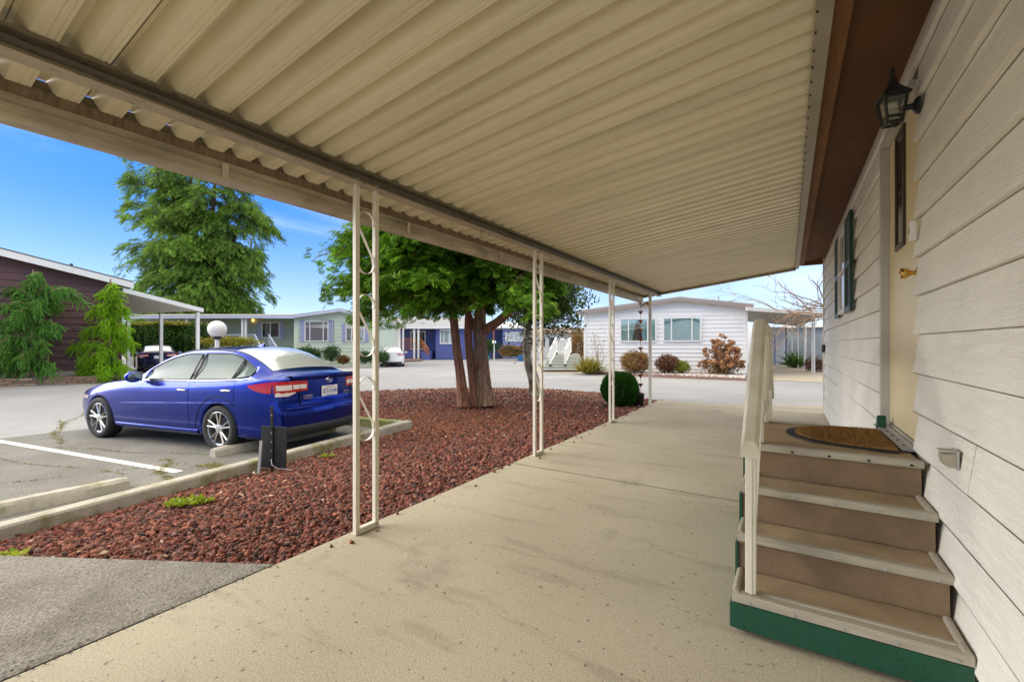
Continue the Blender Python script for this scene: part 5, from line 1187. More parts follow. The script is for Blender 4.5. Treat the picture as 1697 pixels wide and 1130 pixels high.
g = MB(); g.box(xa+.09, xb-.09, -.035, -.01, .03, zt_-.09); WX_(g).build('door', mat('shed door', (.45, .46, .52), .6, var=.05), sh_)
p = GZ(1262, 608, ROAD+.02); g = MB(); g.poly([GZ(1240, 628, ROAD+.012), GZ(1368, 634, ROAD+.012), GZ(1366, 618, ROAD+.012), GZ(1310, 602, ROAD+.012), GZ(1255, 602, ROAD+.012)]); tag(g.build('neighbour_driveway', m_apron), kind='structure')
# grey house at far right behind the posts
f2 = Fac(1304, 34, -42); gh = thing('grey_house', 'grey clapboard house with white trim behind the far carport posts', 'house', f2.loc, f2.rz)
g = MB(); g.box(0, 12, .02, 6, 0, 2.75); lb(g, 'wall', mat('blue grey wall', (.30, .34, .36), .7, var=.06), gh); g = MB(); g.box(-.3, 12.3, -.4, 6.3, 2.751, 2.95); lb(g, 'roof', m_tinw, gh)
for i in range(4):
    g = MB(); g.box(1.2+i*2.2, 1.32+i*2.2, -.3, -.2, 0, 2.74); lb(g, 'post', m_white, gh)
frame_win(gh, 6.2, 7.1, .9, 2.2, m_white, m_darkglass)
# beds & kerb edge by the white house
m_gravel = mat('pale pebble', (.40, .36, .32), .9, var=0, islcol=[(.5, .46, .42), (.28, .2, .17), (.6, .57, .53), (.35, .28, .24)])
m_mulch = mat('brown mulch', (.16, .10, .07), .95, var=.3, vs=16, bump=1, bs=40)
bb = [GZ(968, 617, -.17), GZ(1100, 624, -.17), GZ(1235, 629, -.17), GZ(1238, 621, -.17), GZ(1100, 614, -.17), GZ(968, 611, -.17)]
g = MB(); g.prism([Vector((p.x, p.y, ROAD-.02)) for p in bb], (0, 0, .10)); tag(g.build('neighbour_bed', m_mulch), kind='structure')
g = MB()
for a, b in zip(bb[:2], bb[1:3]): g.bar(Vector((a.x, a.y, ROAD+.05)), Vector((b.x, b.y, ROAD+.05)), .10, .12)
tag(g.build('bed_edging', mat('brown edging', (.22, .13, .10), .8, var=.2)), kind='structure')
n = 2500; t = rng.random((n, 2)); pp = np.array([[p.x, p.y] for p in bb]); lo_ = pp[0]+(pp[2]-pp[0])*t[:, :1]; hi_ = pp[5]+(pp[3]-pp[5])*t[:, :1]; xy = lo_+(hi_-lo_)*t[:, 1:]*1.0
ax, ay, az = frames(rng.normal(size=(n, 3))); V, Fc = scatter(ip, iff, np.column_stack([xy, np.full(n, ROAD+.10)]), ax, ay, az, rng.uniform(.02, .07, n)); tag(npmesh('pebbles', V, Fc, m_gravel), 'pale pebbles along the bed of the white house', 'pebbles', kind='stuff')
def at(u, v, d): return AT(u, v, d)
def spiky(name, label, u, d, zb, rad, h, n, m_, seed, group=None):
    g_ = np.random.default_rng(seed); c = UD(u, d, zb); root = thing(name, label, 'plant', c, 0, group); a = g_.uniform(0, 2*PI, n); el = g_.uniform(.25, 1.4, n); dv = np.stack([np.cos(a)*np.cos(el), np.sin(a)*np.cos(el), np.sin(el)], 1)
    pos = np.array(c)+np.stack([np.cos(a), np.sin(a), np.zeros(n)], 1)*g_.uniform(0, rad*.35, n)[:, None]
    leaves('foliage', m_, root, LEAF*np.array([1, .13, 1.5]), LEAFF, pos, dv, g_.uniform(.5, 1, n)*h, .4); k = MB(); k.lathe([(rad*.22, zb-.02), (rad*.12, zb+.12), (0, zb+.14)], (c.x, c.y, 0), 9); k.build('stem', m_barkdark, root); return root
m_flax = leafmat('flax leaves', [(.30, .27, .03), (.20, .22, .03), (.40, .33, .06), (.26, .16, .03)], .3)
spiky('flax_plant', 'yellow green flax clump beside the white house steps', 975, 21.9, ROAD+.05, .8, 1.05, 420, m_flax, 81)
shrub('brown_shrub', 'round tan brown shrub under the left window of the white house', at(1053, 600, 21.3), (.78, .7, .57), 6500, .075, m_browns, 82, .7, .08)
shrub('rusty_shrub', 'low rusty red shrub beside a yellow bush', at(1107, 603, 21.1), (.62, .6, .48), 4200, .075, m_rust, 83, .65, .1)
shrub('yellow_bush', 'small yellow bush against the rusty shrub', at(1129, 608, 20.8), (.42, .4, .30), 2200, .08, m_yellow, 84, .6, .15)
# bare stems
def twigs(name, label, u, d, zb, h, n, seed, cat_='shrub', spread=.5, r=.012, m=None):
    g_ = random.Random(seed); c = UD(u, d, zb); root = thing(name, label, cat_, c); g = MB()
    for i in range(n):
        p = c.copy(); dr = Vector((g_.gauss(0, spread), g_.gauss(0, spread), 1)).normalized(); pts = [p.copy()]
        for k in range(5): dr = (dr+Vector((g_.gauss(0, .12), g_.gauss(0, .12), .05))).normalized(); p = p+dr*h*g_.uniform(.12, .24); pts.append(p.copy())
        g.tube(pts, [r*(1-.16*k) for k in range(6)], 4, False)
        for j in range(4):
            q = pts[g_.randint(2, 5)]; e = q+Vector((g_.gauss(0, .6), g_.gauss(0, .6), .8))*h*.16; g.tube([q, e], [r*.5, r*.3], 4, False)
    g.build('stem', m or m_barkgrey, root); return root
twigs('bare_shrub', 'thin bare stems of a leafless shrub at left corner of the white house', 992, 22.3, ROAD, 2.3, 12, 5, spread=.22)
# hydrangea with dried heads
hc = at(1196, 600, 20.4); hy = thing('hydrangea', 'large hydrangea with dried brown flower heads beside the white house corner', 'shrub', (hc.x, hc.y, ROAD))
m_head = mat('dried flower head', (.4, .22, .1), .9, var=0, islcol=[(.42, .21, .09), (.30, .13, .06), (.52, .31, .15), (.36, .18, .09)], trans=.2)
gg = np.random.default_rng(5); heads = []; stm = MB()
for i in range(120):
    a = gg.uniform(-PI, PI); r_ = gg.random()**.6; el = gg.uniform(.05, 1.); p = Vector((hc.x+math.cos(a)*1.05*r_*(1-.3*el), hc.y+math.sin(a)*.85*r_*(1-.3*el), ROAD+.35+1.55*el*(1-.35*r_*r_)))
    heads.append(p); stm.tube([(hc.x+math.cos(a)*.15, hc.y+math.sin(a)*.15, ROAD), ((hc.x+p.x)/2+math.cos(a)*.1, (hc.y+p.y)/2, (ROAD+p.z)/2), p], [.012, .009, .006], 4, False)
stm.build('stem', m_barkgrey, hy)
hp, hd = hull_pts(70, (1, 1, .75), shell=.8, lump=.05, seed=2); allp, alld, alls = [], [], []
for p in heads: s_ = gg.uniform(.085, .14); allp.append(hp*s_+np.array(p)); alld.append(np.cross(hd, gg.normal(size=hd.shape))); alls.append(np.full(len(hp), s_*.62))
o = leaves('flower_head', m_head, hy, LEAF*np.array([1, 1.5, 1]), LEAFF, np.concatenate(allp), np.concatenate(alld), np.concatenate(alls), True); o['kind'] = 'stuff'
V_, d_ = hull_pts(1500, (.85, .75, .5), shell=.4, seed=9); o = leaves('dead_leaf', m_browns, hy, LEAF, LEAFF, V_+np.array([hc.x, hc.y, ROAD+.45]), d_+gg.normal(size=d_.shape), gg.uniform(.06, .13, len(V_)), True); o['kind'] = 'stuff'
spiky('fern_plant', 'green fern behind the white carport posts', 1318, 28.2, ROAD, .8, 1.35, 260, leafmat('fern', [(.05, .12, .02), (.10, .2, .03), (.16, .22, .05)], .3), 91)
shrub('orange_shrub', 'low reddish shrub at the edge of the far driveway', at(1352, 606, 24), (.6, .5, .45), 1500, .08, m_rust, 92, .6, .2)
# deck steps left of the white house
fs = Fac(905, 23.8, 0); sw = thing('deck_steps', 'wide pale grey deck steps with white handrails left of the white house', 'steps', fs.loc, fs.rz)
m_deck = mat('grey green deck', (.42, .43, .37), .7, var=.1); xw = fs.x(968)
for i in range(6):
    g = MB(); g.box(fs.x(898)+.1*i, xw, i*.28, 2.6 if i == 5 else i*.28+.30, .155*i+.10 if i < 5 else .02, .155*(i+1)); g.box(fs.x(898)+.1*i, xw, i*.28+.02, i*.28+.29, .02, .155*i+.099) if 0 < i < 5 else None; lb(g, 'step', m_deck, sw)
def rail(u, flip=1):
    x = fs.x(u); r_ = bpy.data.objects.new('handrail', None); COL.objects.link(r_); r_.parent = sw; g = MB()
    g.box(x-.05, x+.05, .26, .36, .31, 1.22); lb(g, 'newel', m_white, r_); g = MB(); g.box(x+.45-.05, x+.45+.05, 1.5, 1.6, .93, 1.86); lb(g, 'newel', m_white, r_); g = MB(); g.bar((x, .25, 1.22), (x+.45, 1.6, 1.86), .09, .06); g.bar((x, .3, .48), (x+.45, 1.55, 1.1), .05, .05); lb(g, 'top_rail', m_white, r_)
    for k in range(1, 7): q = k/7; g = MB(); g.box(x+.45*q-.015, x+.45*q+.015, .3+1.25*q-.015, .3+1.25*q+.015, .48+.62*q, 1.2+.63*q); lb(g, 'baluster', m_white, r_)
    for a, b, c in ((x, .31, .155*2), (x+.45, 1.55, .931)): g = MB(); g.lathe([(.09, c), (.075, c+.10), (0, c+.10)], (a, b, 0), 8); lb(g, 'post_shoe', m_black, r_)
rail(913); rail(938)
g = MB(); g.box(fs.x(922)+.3, xw-.5, 2.5, 2.56, 1.75, 1.84); g.box(fs.x(922)+.3, xw-.5, 2.5, 2.55, 1.02, 1.07)
k = fs.x(922)+.3
while k < xw-.5: g.box(k, k+.03, 2.51, 2.54, 1.07, 1.75); k += .13
lb(g, 'deck_railing', m_white, sw)
g = MB(); q = GZ(872, 617, ROAD+.01); g.poly([GZ(866, 612, ROAD+.008), GZ(905, 617.5, ROAD+.008), GZ(968, 619, ROAD+.008), GZ(968, 611, ROAD+.008), GZ(900, 606, ROAD+.008)]); tag(g.build('neighbour_path', m_apron), kind='structure')
shrub('amber_hedge', 'tall amber coloured hedge behind the deck steps', UD(958, 30, 1.0), (.75, .6, 1.5), 3500, .11, m_browns, 93, .6, .1, cat_='hedge')
# cream house beyond
fc = Fac(868, 46, 6); ch = thing('cream_house', 'cream house with low brown roof far behind the deck steps', 'house', fc.loc, fc.rz)
g = MB(); lap(g, 0, 7.5, .1, 2.6, .22); g.box(0, 7.5, .02, 8, 0, 2.6); lb(g, 'wall', mat('cream siding', (.66, .64, .58), .7, var=.05), ch); g = MB(); g.prism([(-.4, -.4, 2.601), (7.9, -.4, 2.601), (7.9, 4, 3.3), (-.4, 4, 3.3)], (0, 0, .12)); g.prism([(-.4, 4.002, 3.3), (7.9, 4.002, 3.3), (7.9, 8.4, 2.601), (-.4, 8.4, 2.601)], (0, 0, .12)); lb(g, 'roof', mat('brown shingle', (.24, .17, .13), .9, var=.15), ch)
for x in (.6, 1.6, 2.6): frame_win(ch, x, x+.7, 1.2, 2.3, m_white, m_darkglass)
# green house ------------------------------------------------------------------
m_sage = mat('sage lap siding', (.56, .63, .49), .65, var=.05, vs=2); m_laven = mat('lavender trim', (.50, .54, .66), .6, var=.08); m_lavs = mat('lavender shutter', (.34, .37, .52), .6, var=.08)
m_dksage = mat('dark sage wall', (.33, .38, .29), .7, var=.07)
f = Fac(488, 31, 0); W = f.x(634); gr = thing('green_house', 'sage green house with lavender shutters and trim behind the blue car', 'house', f.loc, f.rz)
zl, xp, zp, zrr = f.z(488, 525), f.x(567), f.z(567, 515), f.z(634, 533.5); top = (xp, zp, (zp-zl)/xp, (zp-zrr)/(W-xp)); s1, s2 = top[2], top[3]
g = MB(); lap(g, 0, W, .2, zp, .26, 0, top); lb(g, 'siding', m_sage, gr); g = MB(); g.prism([(0, .02, 0), (W, .02, 0), (W, .02, zrr-.02), (xp, .02, zp-.02), (0, .02, zl-.02)], (0, 3.6, 0)); lb(g, 'wall', m_sage, gr)
g = MB(); g.box(-.02, .26, -.045, .02, .1, zl-.03); lb(g, 'corner_board', m_sage, gr); g = MB(); g.box(W-.2, W+.02, -.045, .02, .1, zrr-.03); lb(g, 'corner_board', m_sage, gr)
XW = f.x(214); g = MB()   # recessed porch wing
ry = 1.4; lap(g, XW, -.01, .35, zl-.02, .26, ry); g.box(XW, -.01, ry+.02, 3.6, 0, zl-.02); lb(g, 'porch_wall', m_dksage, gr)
g = MB(); g.box(XW, -.03, -.05, ry-.02, 0, .72); lb(g, 'porch_floor', m_deck, gr)
g = MB(); slab(g, [(XW-.3, -.35, zl+.10), (-.002, -.35, zl+.12), (-.002, 3.9, zl+.45), (XW-.3, 3.9, zl+.45)], .05); slab(g, [(0, -.35, zl+.12), (xp, -.35, zp+.14), (xp, 3.9, zp+.14), (0, 3.9, zl+.12)], .05); slab(g, [(xp+.002, -.35, zp+.14), (W+.3, -.35, zrr-.3*s2+.14), (W+.3, 3.9, zrr-.3*s2+.14), (xp+.002, 3.9, zp+.14)], .05); lb(g, 'roof', mat('grey roof felt', (.36, .33, .31), .9, var=.15, vs=4), gr)
g = MB(); g.prism([(XW-.3, -.37, zl-.15), (0, -.37, zl-.11), (0, -.37, zl+.07), (XW-.3, -.37, zl+.04)], (0, .05, 0)); g.prism([(.002, -.37, zl-.11), (xp, -.37, zp-.08), (xp, -.37, zp+.09), (.002, -.37, zl+.07)], (0, .04, 0)); g.prism([(xp+.002, -.37, zp-.08), (W+.3, -.37, zrr-.3*s2-.10), (W+.3, -.37, zrr-.3*s2+.09), (xp+.002, -.37, zp+.09)], (0, .04, 0)); lb(g, 'fascia', m_laven, gr)
z0, z1 = f.z(525, 566), f.z(525, 532); frame_win(gr, f.x(505.5), f.x(545), z0, z1, m_white, m_gl2, cols=(.22, .78), fw=.06, curtain=(m_pinkb,))
shutter_(gr, f.x(497.5), f.x(505), z0-.05, z1+.08, m_lavs); shutter_(gr, f.x(545.5), f.x(553.5), z0-.05, z1+.06, m_lavs)
z0, z1 = f.z(590, 566), f.z(590, 537); frame_win(gr, f.x(573.5), f.x(605), z0, z1, m_white, m_gl2, cols=(.3, .7), fw=.06, curtain=(m_pinkb,)); shutter_(gr, f.x(567), f.x(573), z0-.05, z1+.05, m_lavs); shutter_(gr, f.x(605.5), f.x(611), z0-.05, z1+.05, m_lavs)
g = MB(); g.tube([(f.x(531), -.12, f.z(531, 529.5)), (f.x(552), -.12, f.z(552, 531)), (f.x(552.8), -.12, f.z(552, 575))], .035, 6); lb(g, 'downpipe', m_grey, gr)
g = MB(); g.tube([(f.x(613), 3, 3), (f.x(613), 3, f.z(613, 502, 3))], .075, 8); lb(g, 'vent_pipe', m_grey, gr)
frame_win(gr, f.x(434, ry), f.x(464, ry), f.z(450, 560, ry), f.z(450, 534, ry), m_white, m_gl2, y=ry-.036, cols=(.5,), fw=.06, curtain=(mat('dim blind', (.16, .11, .09), .6, var=.2),)); shutter_(gr, f.x(427, ry), f.x(433, ry), f.z(430, 562, ry), f.z(430, 534, ry), m_lavs, ry-.034); shutter_(gr, f.x(464.5, ry), f.x(470.5, ry), f.z(467, 562, ry), f.z(467, 533, ry), m_lavs, ry-.034)
for u in (312, 404, 409.5): g = MB(); x = f.x(u); g.box(x-.06, x+.06, -.2, -.08, .7, zl-.12); lb(g, 'porch_post', m_white, gr)
g = MB(); xa, xb = f.x(300), f.x(424); zz = f.z(420, 554); g.box(xa, xb, -.16, -.10, zz-.05, zz); g.box(xa, xb, -.15, -.11, zz-.75, zz-.71); x = xa
while x < xb: g.box(x, x+.025, -.145, -.115, zz-.71, zz-.05); x += .14
lb(g, 'porch_railing', m_laven, gr)
for u0, u1 in ((424, 449), (447, 474)):
    g = MB(); a, b = Vector((f.x(u0), -.13, f.z(u0, 554))), Vector((f.x(u1), -1.2, f.z(u1, 575, -1.2))); g.bar(a, b, .06, .06)
    for q in np.linspace(0, 1, 8): p = a.lerp(b, q); g.bar(p, p-Vector((0, 0, .7)), .03, .03, (1, 0, 0))
    lb(g, 'stair_rail', m_laven, gr)
g = MB()
for i in range(4): g.box(f.x(428), f.x(470), -.05-.28*(4-i), -.051-.28*(3-i), 0, .17*(i+1)-.02)
lb(g, 'porch_step', m_deck, gr)
m_lit = mat('lit lamp glass', (.9, .6, .2), .4, var=0); bs_ = m_lit.node_tree.nodes['Principled BSDF']; bs_.inputs['Emission Color'].default_value = (1, .55, .12, 1); bs_.inputs['Emission Strength'].default_value = 2.2
g = MB(); g.lathe([(.05, -.10), (.085, .08), (.0, .12)], (f.x(421, ry), ry-.14, f.z(421, 531, ry)), 8); pl = lb(g, 'porch_lamp', m_lit, gr); g = MB(); g.lathe([(.12, .09), (.03, .2), (0, .22)], (f.x(421, ry), ry-.14, f.z(421, 531, ry)), 8); lb(g, 'lamp_cap', m_brass, pl)
# hedge, shrubs
hl = thing('hedge', 'clipped dark green arborvitae hedge in front of the green house', 'hedge', UD(275, 28.6, ROAD)); P_, D_ = [], []
for i, u in enumerate(range(212, 344, 11)):
    hp, hd = hull_pts(1700, (.42, .55, 1.15), shell=.8, lump=.06, seed=100+i); c = np.array(AT(u, 571, 28.6+.2*math.sin(i))); c[2] = f.z(u, 557)-.55; P_.append(hp+c); D_.append(np.cross(hd, rng.normal(size=hd.shape))+np.array([0, 0, .8]))
leaves('foliage', m_hedge, hl, LEAF, LEAFF, np.concatenate(P_), np.concatenate(D_), rng.uniform(.09, .19, sum(map(len, P_))), True)
g = MB()
for u in range(212, 344, 11): p = UD(u, 28.6, ROAD); g.tube([p, p+Vector((0, 0, 1.6))], [.06, .03], 5)
g.build('stem', m_barkdark, hl)
hp, hd = hull_pts(1400, (2.7, .35, .16), shell=.5, seed=7); c = AT(277, 537, 28.5); Rm = np.array(Matrix.Rotation(YAW, 3, 'Z')); o = leaves('new_growth', m_gold, hl, LEAF, LEAFF, (hp @ Rm.T)+np.array(c), np.cross(hd, rng.normal(size=hd.shape))+np.array([0, 0, .6]), rng.uniform(.08, .16, len(hp)), True)
c = AT(382, 567, 27.5); Vg, Dg = hull_pts(3000, (2.1, .5, .38), shell=.6, lump=.2, seed=8); gs = thing('golden_hedge', 'low golden hedge below the porch railing', 'hedge', c); leaves('foliage', m_gold, gs, LEAF, LEAFF, (Vg @ Rm.T)+np.array(c), np.cross(Dg, rng.normal(size=Dg.shape))+np.array([0, 0, .5]), rng.uniform(.08, .16, len(Vg)), True)
g = MB(); g.tube([UD(360, 27.5, ROAD), UD(362, 27.5, .9)], .04, 5); g.tube([UD(400, 27.5, ROAD), UD(402, 27.5, .9)], .04, 5); g.build('stem', m_barkdark, gs)
for i, (u, v, r_, lab, m_) in enumerate(((507, 586, (.62, .6, .5), 'leafy shrub left of two below the large window of the green house', m_rhodo), (520, 588, (.55, .55, .46), 'leafy shrub overlapping its left neighbour under the large window', m_rhodo), (549, 586, (.62, .6, .55), 'taller leafy shrub right of the large window of the green house', m_rhodo), (569, 597, (.35, .35, .28), 'small tawny shrub between two leafy shrubs', m_browns), (606, 592, (.65, .6, .42), 'leafy shrub seen through the first carport post', m_rhodo), (633, 592, (.6, .5, .42), 'leafy shrub in front of the white car', m_rhodo))):
    shrub('shrub', lab, at(u, v, 28.6), r_, 1700, .11, m_, 110+i, .55, .2)
bb2 = [GZ(478, 606, ROAD), GZ(600, 604, ROAD), GZ(700, 598.5, ROAD), GZ(700, 595, ROAD), GZ(480, 600, ROAD)]
g = MB(); g.prism([p-Vector((0, 0, .02)) for p in bb2], (0, 0, .12)); tag(g.build('green_house_bed', m_mulch), kind='structure')
# blue house ------------------------------------------------------------------
m_bsid = mat('blue lap siding', (.095, .125, .34), .6, var=.06, vs=2); m_bsid2 = mat('pale blue lap siding', (.24, .28, .50), .6, var=.06, vs=2); m_cedar = mat('cedar rail', (.42, .15, .045), .6, var=.15)
f = Fac(628, 44, -2); W = f.x(782); bl = thing('blue_house', 'deep blue house with orange cedar porch railing', 'house', f.loc, f.rz); ze = f.z(690, 543); xr_ = f.x(722)
g = MB(); lap(g, 0, xr_, .1, ze, .23, 1.8); g.box(0, xr_, 1.82, 9, 0, ze); lap(g, xr_+.01, W, .1, ze, .23, 0); g.box(xr_, W, .02, 9, 0, ze); lb(g, 'wall', m_bsid, bl)
g = MB(); slab(g, [(-.4, -.5, ze+.16), (W+.4, -.5, ze+.16), (W+.4, 4.5, ze+1.35), (-.4, 4.5, ze+1.35)], .08); slab(g, [(-.4, 4.502, ze+1.35), (W+.4, 4.502, ze+1.35), (W+.4, 9.5, ze+.16), (-.4, 9.5, ze+.16)], .08); lb(g, 'roof', mat('grey shingle roof', (.30, .30, .30), .9, var=.15, vs=4), bl)
g = MB(); g.box(-.4, W+.4, -.55, -.505, ze-.12, ze+.15); lb(g, 'gutter', m_white, bl)
frame_win(bl, f.x(680, 1.8), f.x(706, 1.8), .95, f.z(690, 548, 1.8), m_white, m_darkglass, y=1.76, cols=(.5,), fw=.14); frame_win(bl, f.x(729), f.x(752), f.z(740, 570), f.z(740, 546), m_white, m_shedw if 0 else m_gl2, cols=(.3, .7), fw=.12, curtain=(mat('net curtain', (.6, .6, .56), .8, var=.1),))
frame_win(bl, f.x(631, 1.8), f.x(640, 1.8), .9, 2.2, m_white, m_darkglass, y=1.76, fw=.1)
g = MB(); g.box(f.x(640), f.x(715), -.1, 1.78, 0, .85); lb(g, 'porch_base', m_bsid, bl)
for u in (652, 661, 688, 695): x = f.x(u); g = MB(); g.box(x-.09, x+.09, -.42, -.24, 0, ze-.12); lb(g, 'porch_column', m_white, bl)
g = MB(); xa, xb = f.x(645), f.x(697); zt_ = f.z(680, 560.5); g.box(xa, xb, -.12, -.04, zt_-.08, zt_); x = xa
while x < xb: g.box(x, x+.05, -.10, -.06, .9, zt_-.08); x += .15
a, b = Vector((f.x(697), -.08, zt_)), Vector((f.x(714), -1.0, f.z(714, 578, -1))); g.bar(a, b, .08, .08)
for q in np.linspace(.05, 1, 10): p = a.lerp(b, q); g.bar(p, p-Vector((0, 0, .78)), .05, .05, (1, 0, 0))
lb(g, 'porch_railing', m_cedar, bl)
g = MB()
for i in range(5): g.box(f.x(699)+.12*(4-i), f.x(716), -.12-.25*(5-i), -.121-.25*(4-i), 0, .17*(i+1)-.02)
lb(g, 'porch_step', m_bsid, bl)
# carport between green and blue house
c1 = thing('grey_carport', 'low grey carport roof between the green house and the blue house', 'carport', UD(640, 38, ROAD)); g = MB(); g.prism([Q(626, 530, 36), Q(674, 544, 38), Q(660, 545, 43), Q(622, 536, 42)], (0, 0, .14)); g.build('roof', m_tinw, c1)
for u, d in ((656, 38.5), (662, 38.2), (668, 40)): p = UD(u, d, ROAD); g = MB(); g.box(p.x-.06, p.x+.06, p.y-.06, p.y+.06, ROAD, 2.75); g.build('post', m_white, c1)
# second blue house
f = Fac(790, 46, 3); W = f.x(872); b2_ = thing('pale_blue_house', 'periwinkle blue house with a row of white windows beyond the conifer trunks', 'house', f.loc, f.rz); ze = f.z(840, 545)
g = MB(); lap(g, f.x(833), W, .1, ze, .24, 0); g.box(f.x(833), W, .02, 8, 0, ze); lb(g, 'wall', m_bsid2, b2_); g = MB(); lap(g, 0, f.x(833)-.01, .1, ze-.1, .24, 1.5); g.box(0, f.x(833)-.01, 1.52, 8, 0, ze-.1); lb(g, 'porch_wall', m_bsid, b2_)
g = MB(); slab(g, [(-.4, -.4, ze+.14), (W+.4, -.4, ze+.14), (W+.4, 4, ze+.9), (-.4, 4, ze+.9)], .12); slab(g, [(-.4, 4.01, ze+.9), (W+.4, 4.01, ze+.9), (W+.4, 8.4, ze+.14), (-.4, 8.4, ze+.14)], .12); lb(g, 'roof', m_tinw, b2_)
frame_win(b2_, f.x(837), f.x(867), f.z(850, 566), f.z(850, 550), m_white, mat('pale blind pane', (.52, .55, .58), .15, var=.05), cols=(.25, .5, .75), fw=.12)
g = MB(); x = f.x(818); g.box(x-.07, x+.07, -.2, -.06, 0, ze-.1); lb(g, 'porch_post', m_cedar, b2_)
shrub('brown_mound_shrub', 'low wide olive brown mound in front of the periwinkle house', at(846, 583, 40), (1.25, .8, .55), 2200, .15, m_browns, 120, .7, .08)
shrub('green_bush', 'green bush behind a white globe lamp far away', at(808, 575, 42), (1.3, .8, .75), 1600, .17, m_rhodo, 121, .5, .2)
shrub('dark_bush', 'dark reddish bush beside a blue pot far down the road', at(870, 580, 41), (.7, .6, .6), 900, .15, m_rust, 122, .5, .2)
p = UD(863, 39.5, ROAD); g = MB(); g.lathe([(.25, ROAD), (.34, ROAD+.4), (.36, ROAD+.55), (.3, ROAD+.55), (0, ROAD+.45)], (p.x, p.y, 0), 14); tag(g.build('blue_pot', mat('glazed blue', (.03, .14, .35), .25, var=.1), smooth=40), 'glazed blue pot beside the dark bush far down the road', 'pot')
p = UD(806, 40, ROAD); g = MB(); g.lathe([(.2, ROAD), (.3, ROAD+.35), (.32, ROAD+.45), (.26, ROAD+.45), (0, ROAD+.35)], (p.x, p.y, 0), 14); tag(g.build('teal_pot', mat('glazed teal', (.04, .30, .32), .25, var=.1), smooth=40), 'teal pot left of the far white globe lamp', 'pot')
g = MB(); g.poly([GZ(778, 593, ROAD+.006), GZ(860, 590.5, ROAD+.006), GZ(876, 590, ROAD+.006), GZ(872, 588, ROAD+.006), GZ(778, 588, ROAD+.006)]); tag(g.build('far_bed', m_mulch), kind='structure')
# globe lamps
def globe(name, label, u, v, d, rg, rp, zb):
    c = AT(u, v, d); root = thing(name, label, 'lamp post', (c.x, c.y, zb), 0); g = MB(); g.tube([(c.x, c.y, zb), (c.x, c.y, c.z-rg*.95)], rp, 12); g.build('pole', m_white, root, smooth=40)
    g = MB(); g.lathe([(rp*1.2, c.z-rg*1.22), (rp*2.2, c.z-rg*1.0), (rp*2.2, c.z-rg*.86), (rp, c.z-rg*.8)], (c.x, c.y, 0), 16); g.build('collar', m_plastic, root, smooth=40)
    g = MB(); k = 14; g.lathe([(max(rg*math.sin(PI*i/k), 1e-6), c.z-rg*math.cos(PI*i/k)) for i in range(k+1)], (c.x, c.y, 0), 28); g.build('globe', mat_once('opal globe', lambda: mat('opal globe', (.86, .84, .80), .25, var=.03)), root, smooth=True)
globe('globe_lamp', 'white globe lamp on a white pole behind the roof of the blue car', 360, 545.5, 10.35, .198, .045, -.2)
globe('globe_lamp', 'tiny white globe lamp far off in front of the periwinkle house', 819, 567, 41, .18, .05, ROAD)
# white car
p = UD(650, 30.2, ROAD); car('parked_car', 'white saloon parked beside the green house, its tail to the road', 'car', p, YAW+R(104), m_carwhite, .92, plate=None, badge=False, group='parked cars')
# brown house -----------------------------------------------------------------
m_brs = mat('dark brown lap siding', (.115, .050, .048), .6, var=.1, vs=2)
f = Fac(202, 18.5, 43., .0); br = thing('brown_house', 'dark brown lap sided house with white eave at the left edge', 'house', f.loc, f.rz)
xe = f.x(202); ztl, ztr = f.z(0, 421), f.z(202, 471); sl = (ztl-ztr)/(f.x(202)-f.x(0)); xpk = -6.5; top = (xpk, ztr+sl*(xe-xpk), .25, sl)
g = MB(); lap(g, -12, xe, .22, top[1], .265, 0, top); lb(g, 'siding', m_brs, br); g = MB(); g.prism([(-12, .02, -.3), (xe, .02, -.3), (xe, .02, ztr-.02), (xpk, .02, top[1]-.02), (-12, .02, top[1]-1.3)], (0, 12, 0)); lb(g, 'wall', m_brs, br)
g = MB(); g.box(-12, xe, -.05, .01, -.3, .215); lb(g, 'plinth', m_curb, br)
g = MB(); slab(g, [(xpk, -.4, top[1]+.20), (xe+.35, -.4, ztr-.35*sl+.20), (xe+.35, 12.2, ztr-.35*sl+.20), (xpk, 12.2, top[1]+.20)], .06); slab(g, [(xpk-.002, -.4, top[1]+.20), (-12.4, -.4, top[1]-1.25), (-12.4, 12.2, top[1]-1.25), (xpk-.002, 12.2, top[1]+.20)], .06); lb(g, 'roof', m_shingle, br)
g = MB(); g.prism([(xpk, -.42, top[1]-.10), (xe+.36, -.42, ztr-.36*sl-.10), (xe+.36, -.42, ztr-.36*sl+.139), (xpk, -.42, top[1]+.139)], (0, .04, 0)); lb(g, 'barge_board', m_white, br)
g = MB(); g.tube([(f.x(117), .6, top[1]-1.4), (f.x(117), .6, f.z(117, 437, .6))], .05, 7); lb(g, 'vent_pipe', m_black, br)
c2 = thing('white_carport', 'white carport with corrugated roof beside the brown house', 'carport', UD(300, 18, ROAD)); A, B_, C_ = Q(336, 515.5, 19.8), Q(205, 520.5, 22.2), Q(203, 482, 18.3); D_q = C_+(B_-A)
g = MB(); nC = 40
rowA = [A.lerp(B_, i/nC)+Vector((0, 0, .04*(i % 2))) for i in range(nC+1)]; rowB = [C_.lerp(D_q, i/nC)+Vector((0, 0, .04*(i % 2))) for i in range(nC+1)]
g.grid([rowA, rowB]); o = g.build('roof_panel', m_tinw, c2); md = o.modifiers.new('s', 'SOLIDIFY'); md.thickness = .01
g = MB(); g.prism([A+Vector((0, 0, -.06)), C_+Vector((0, 0, -.06)), C_+Vector((0, 0, .12)), A+Vector((0, 0, .12))], (A-B_).normalized()*.06); g.build('fascia', m_white, c2)
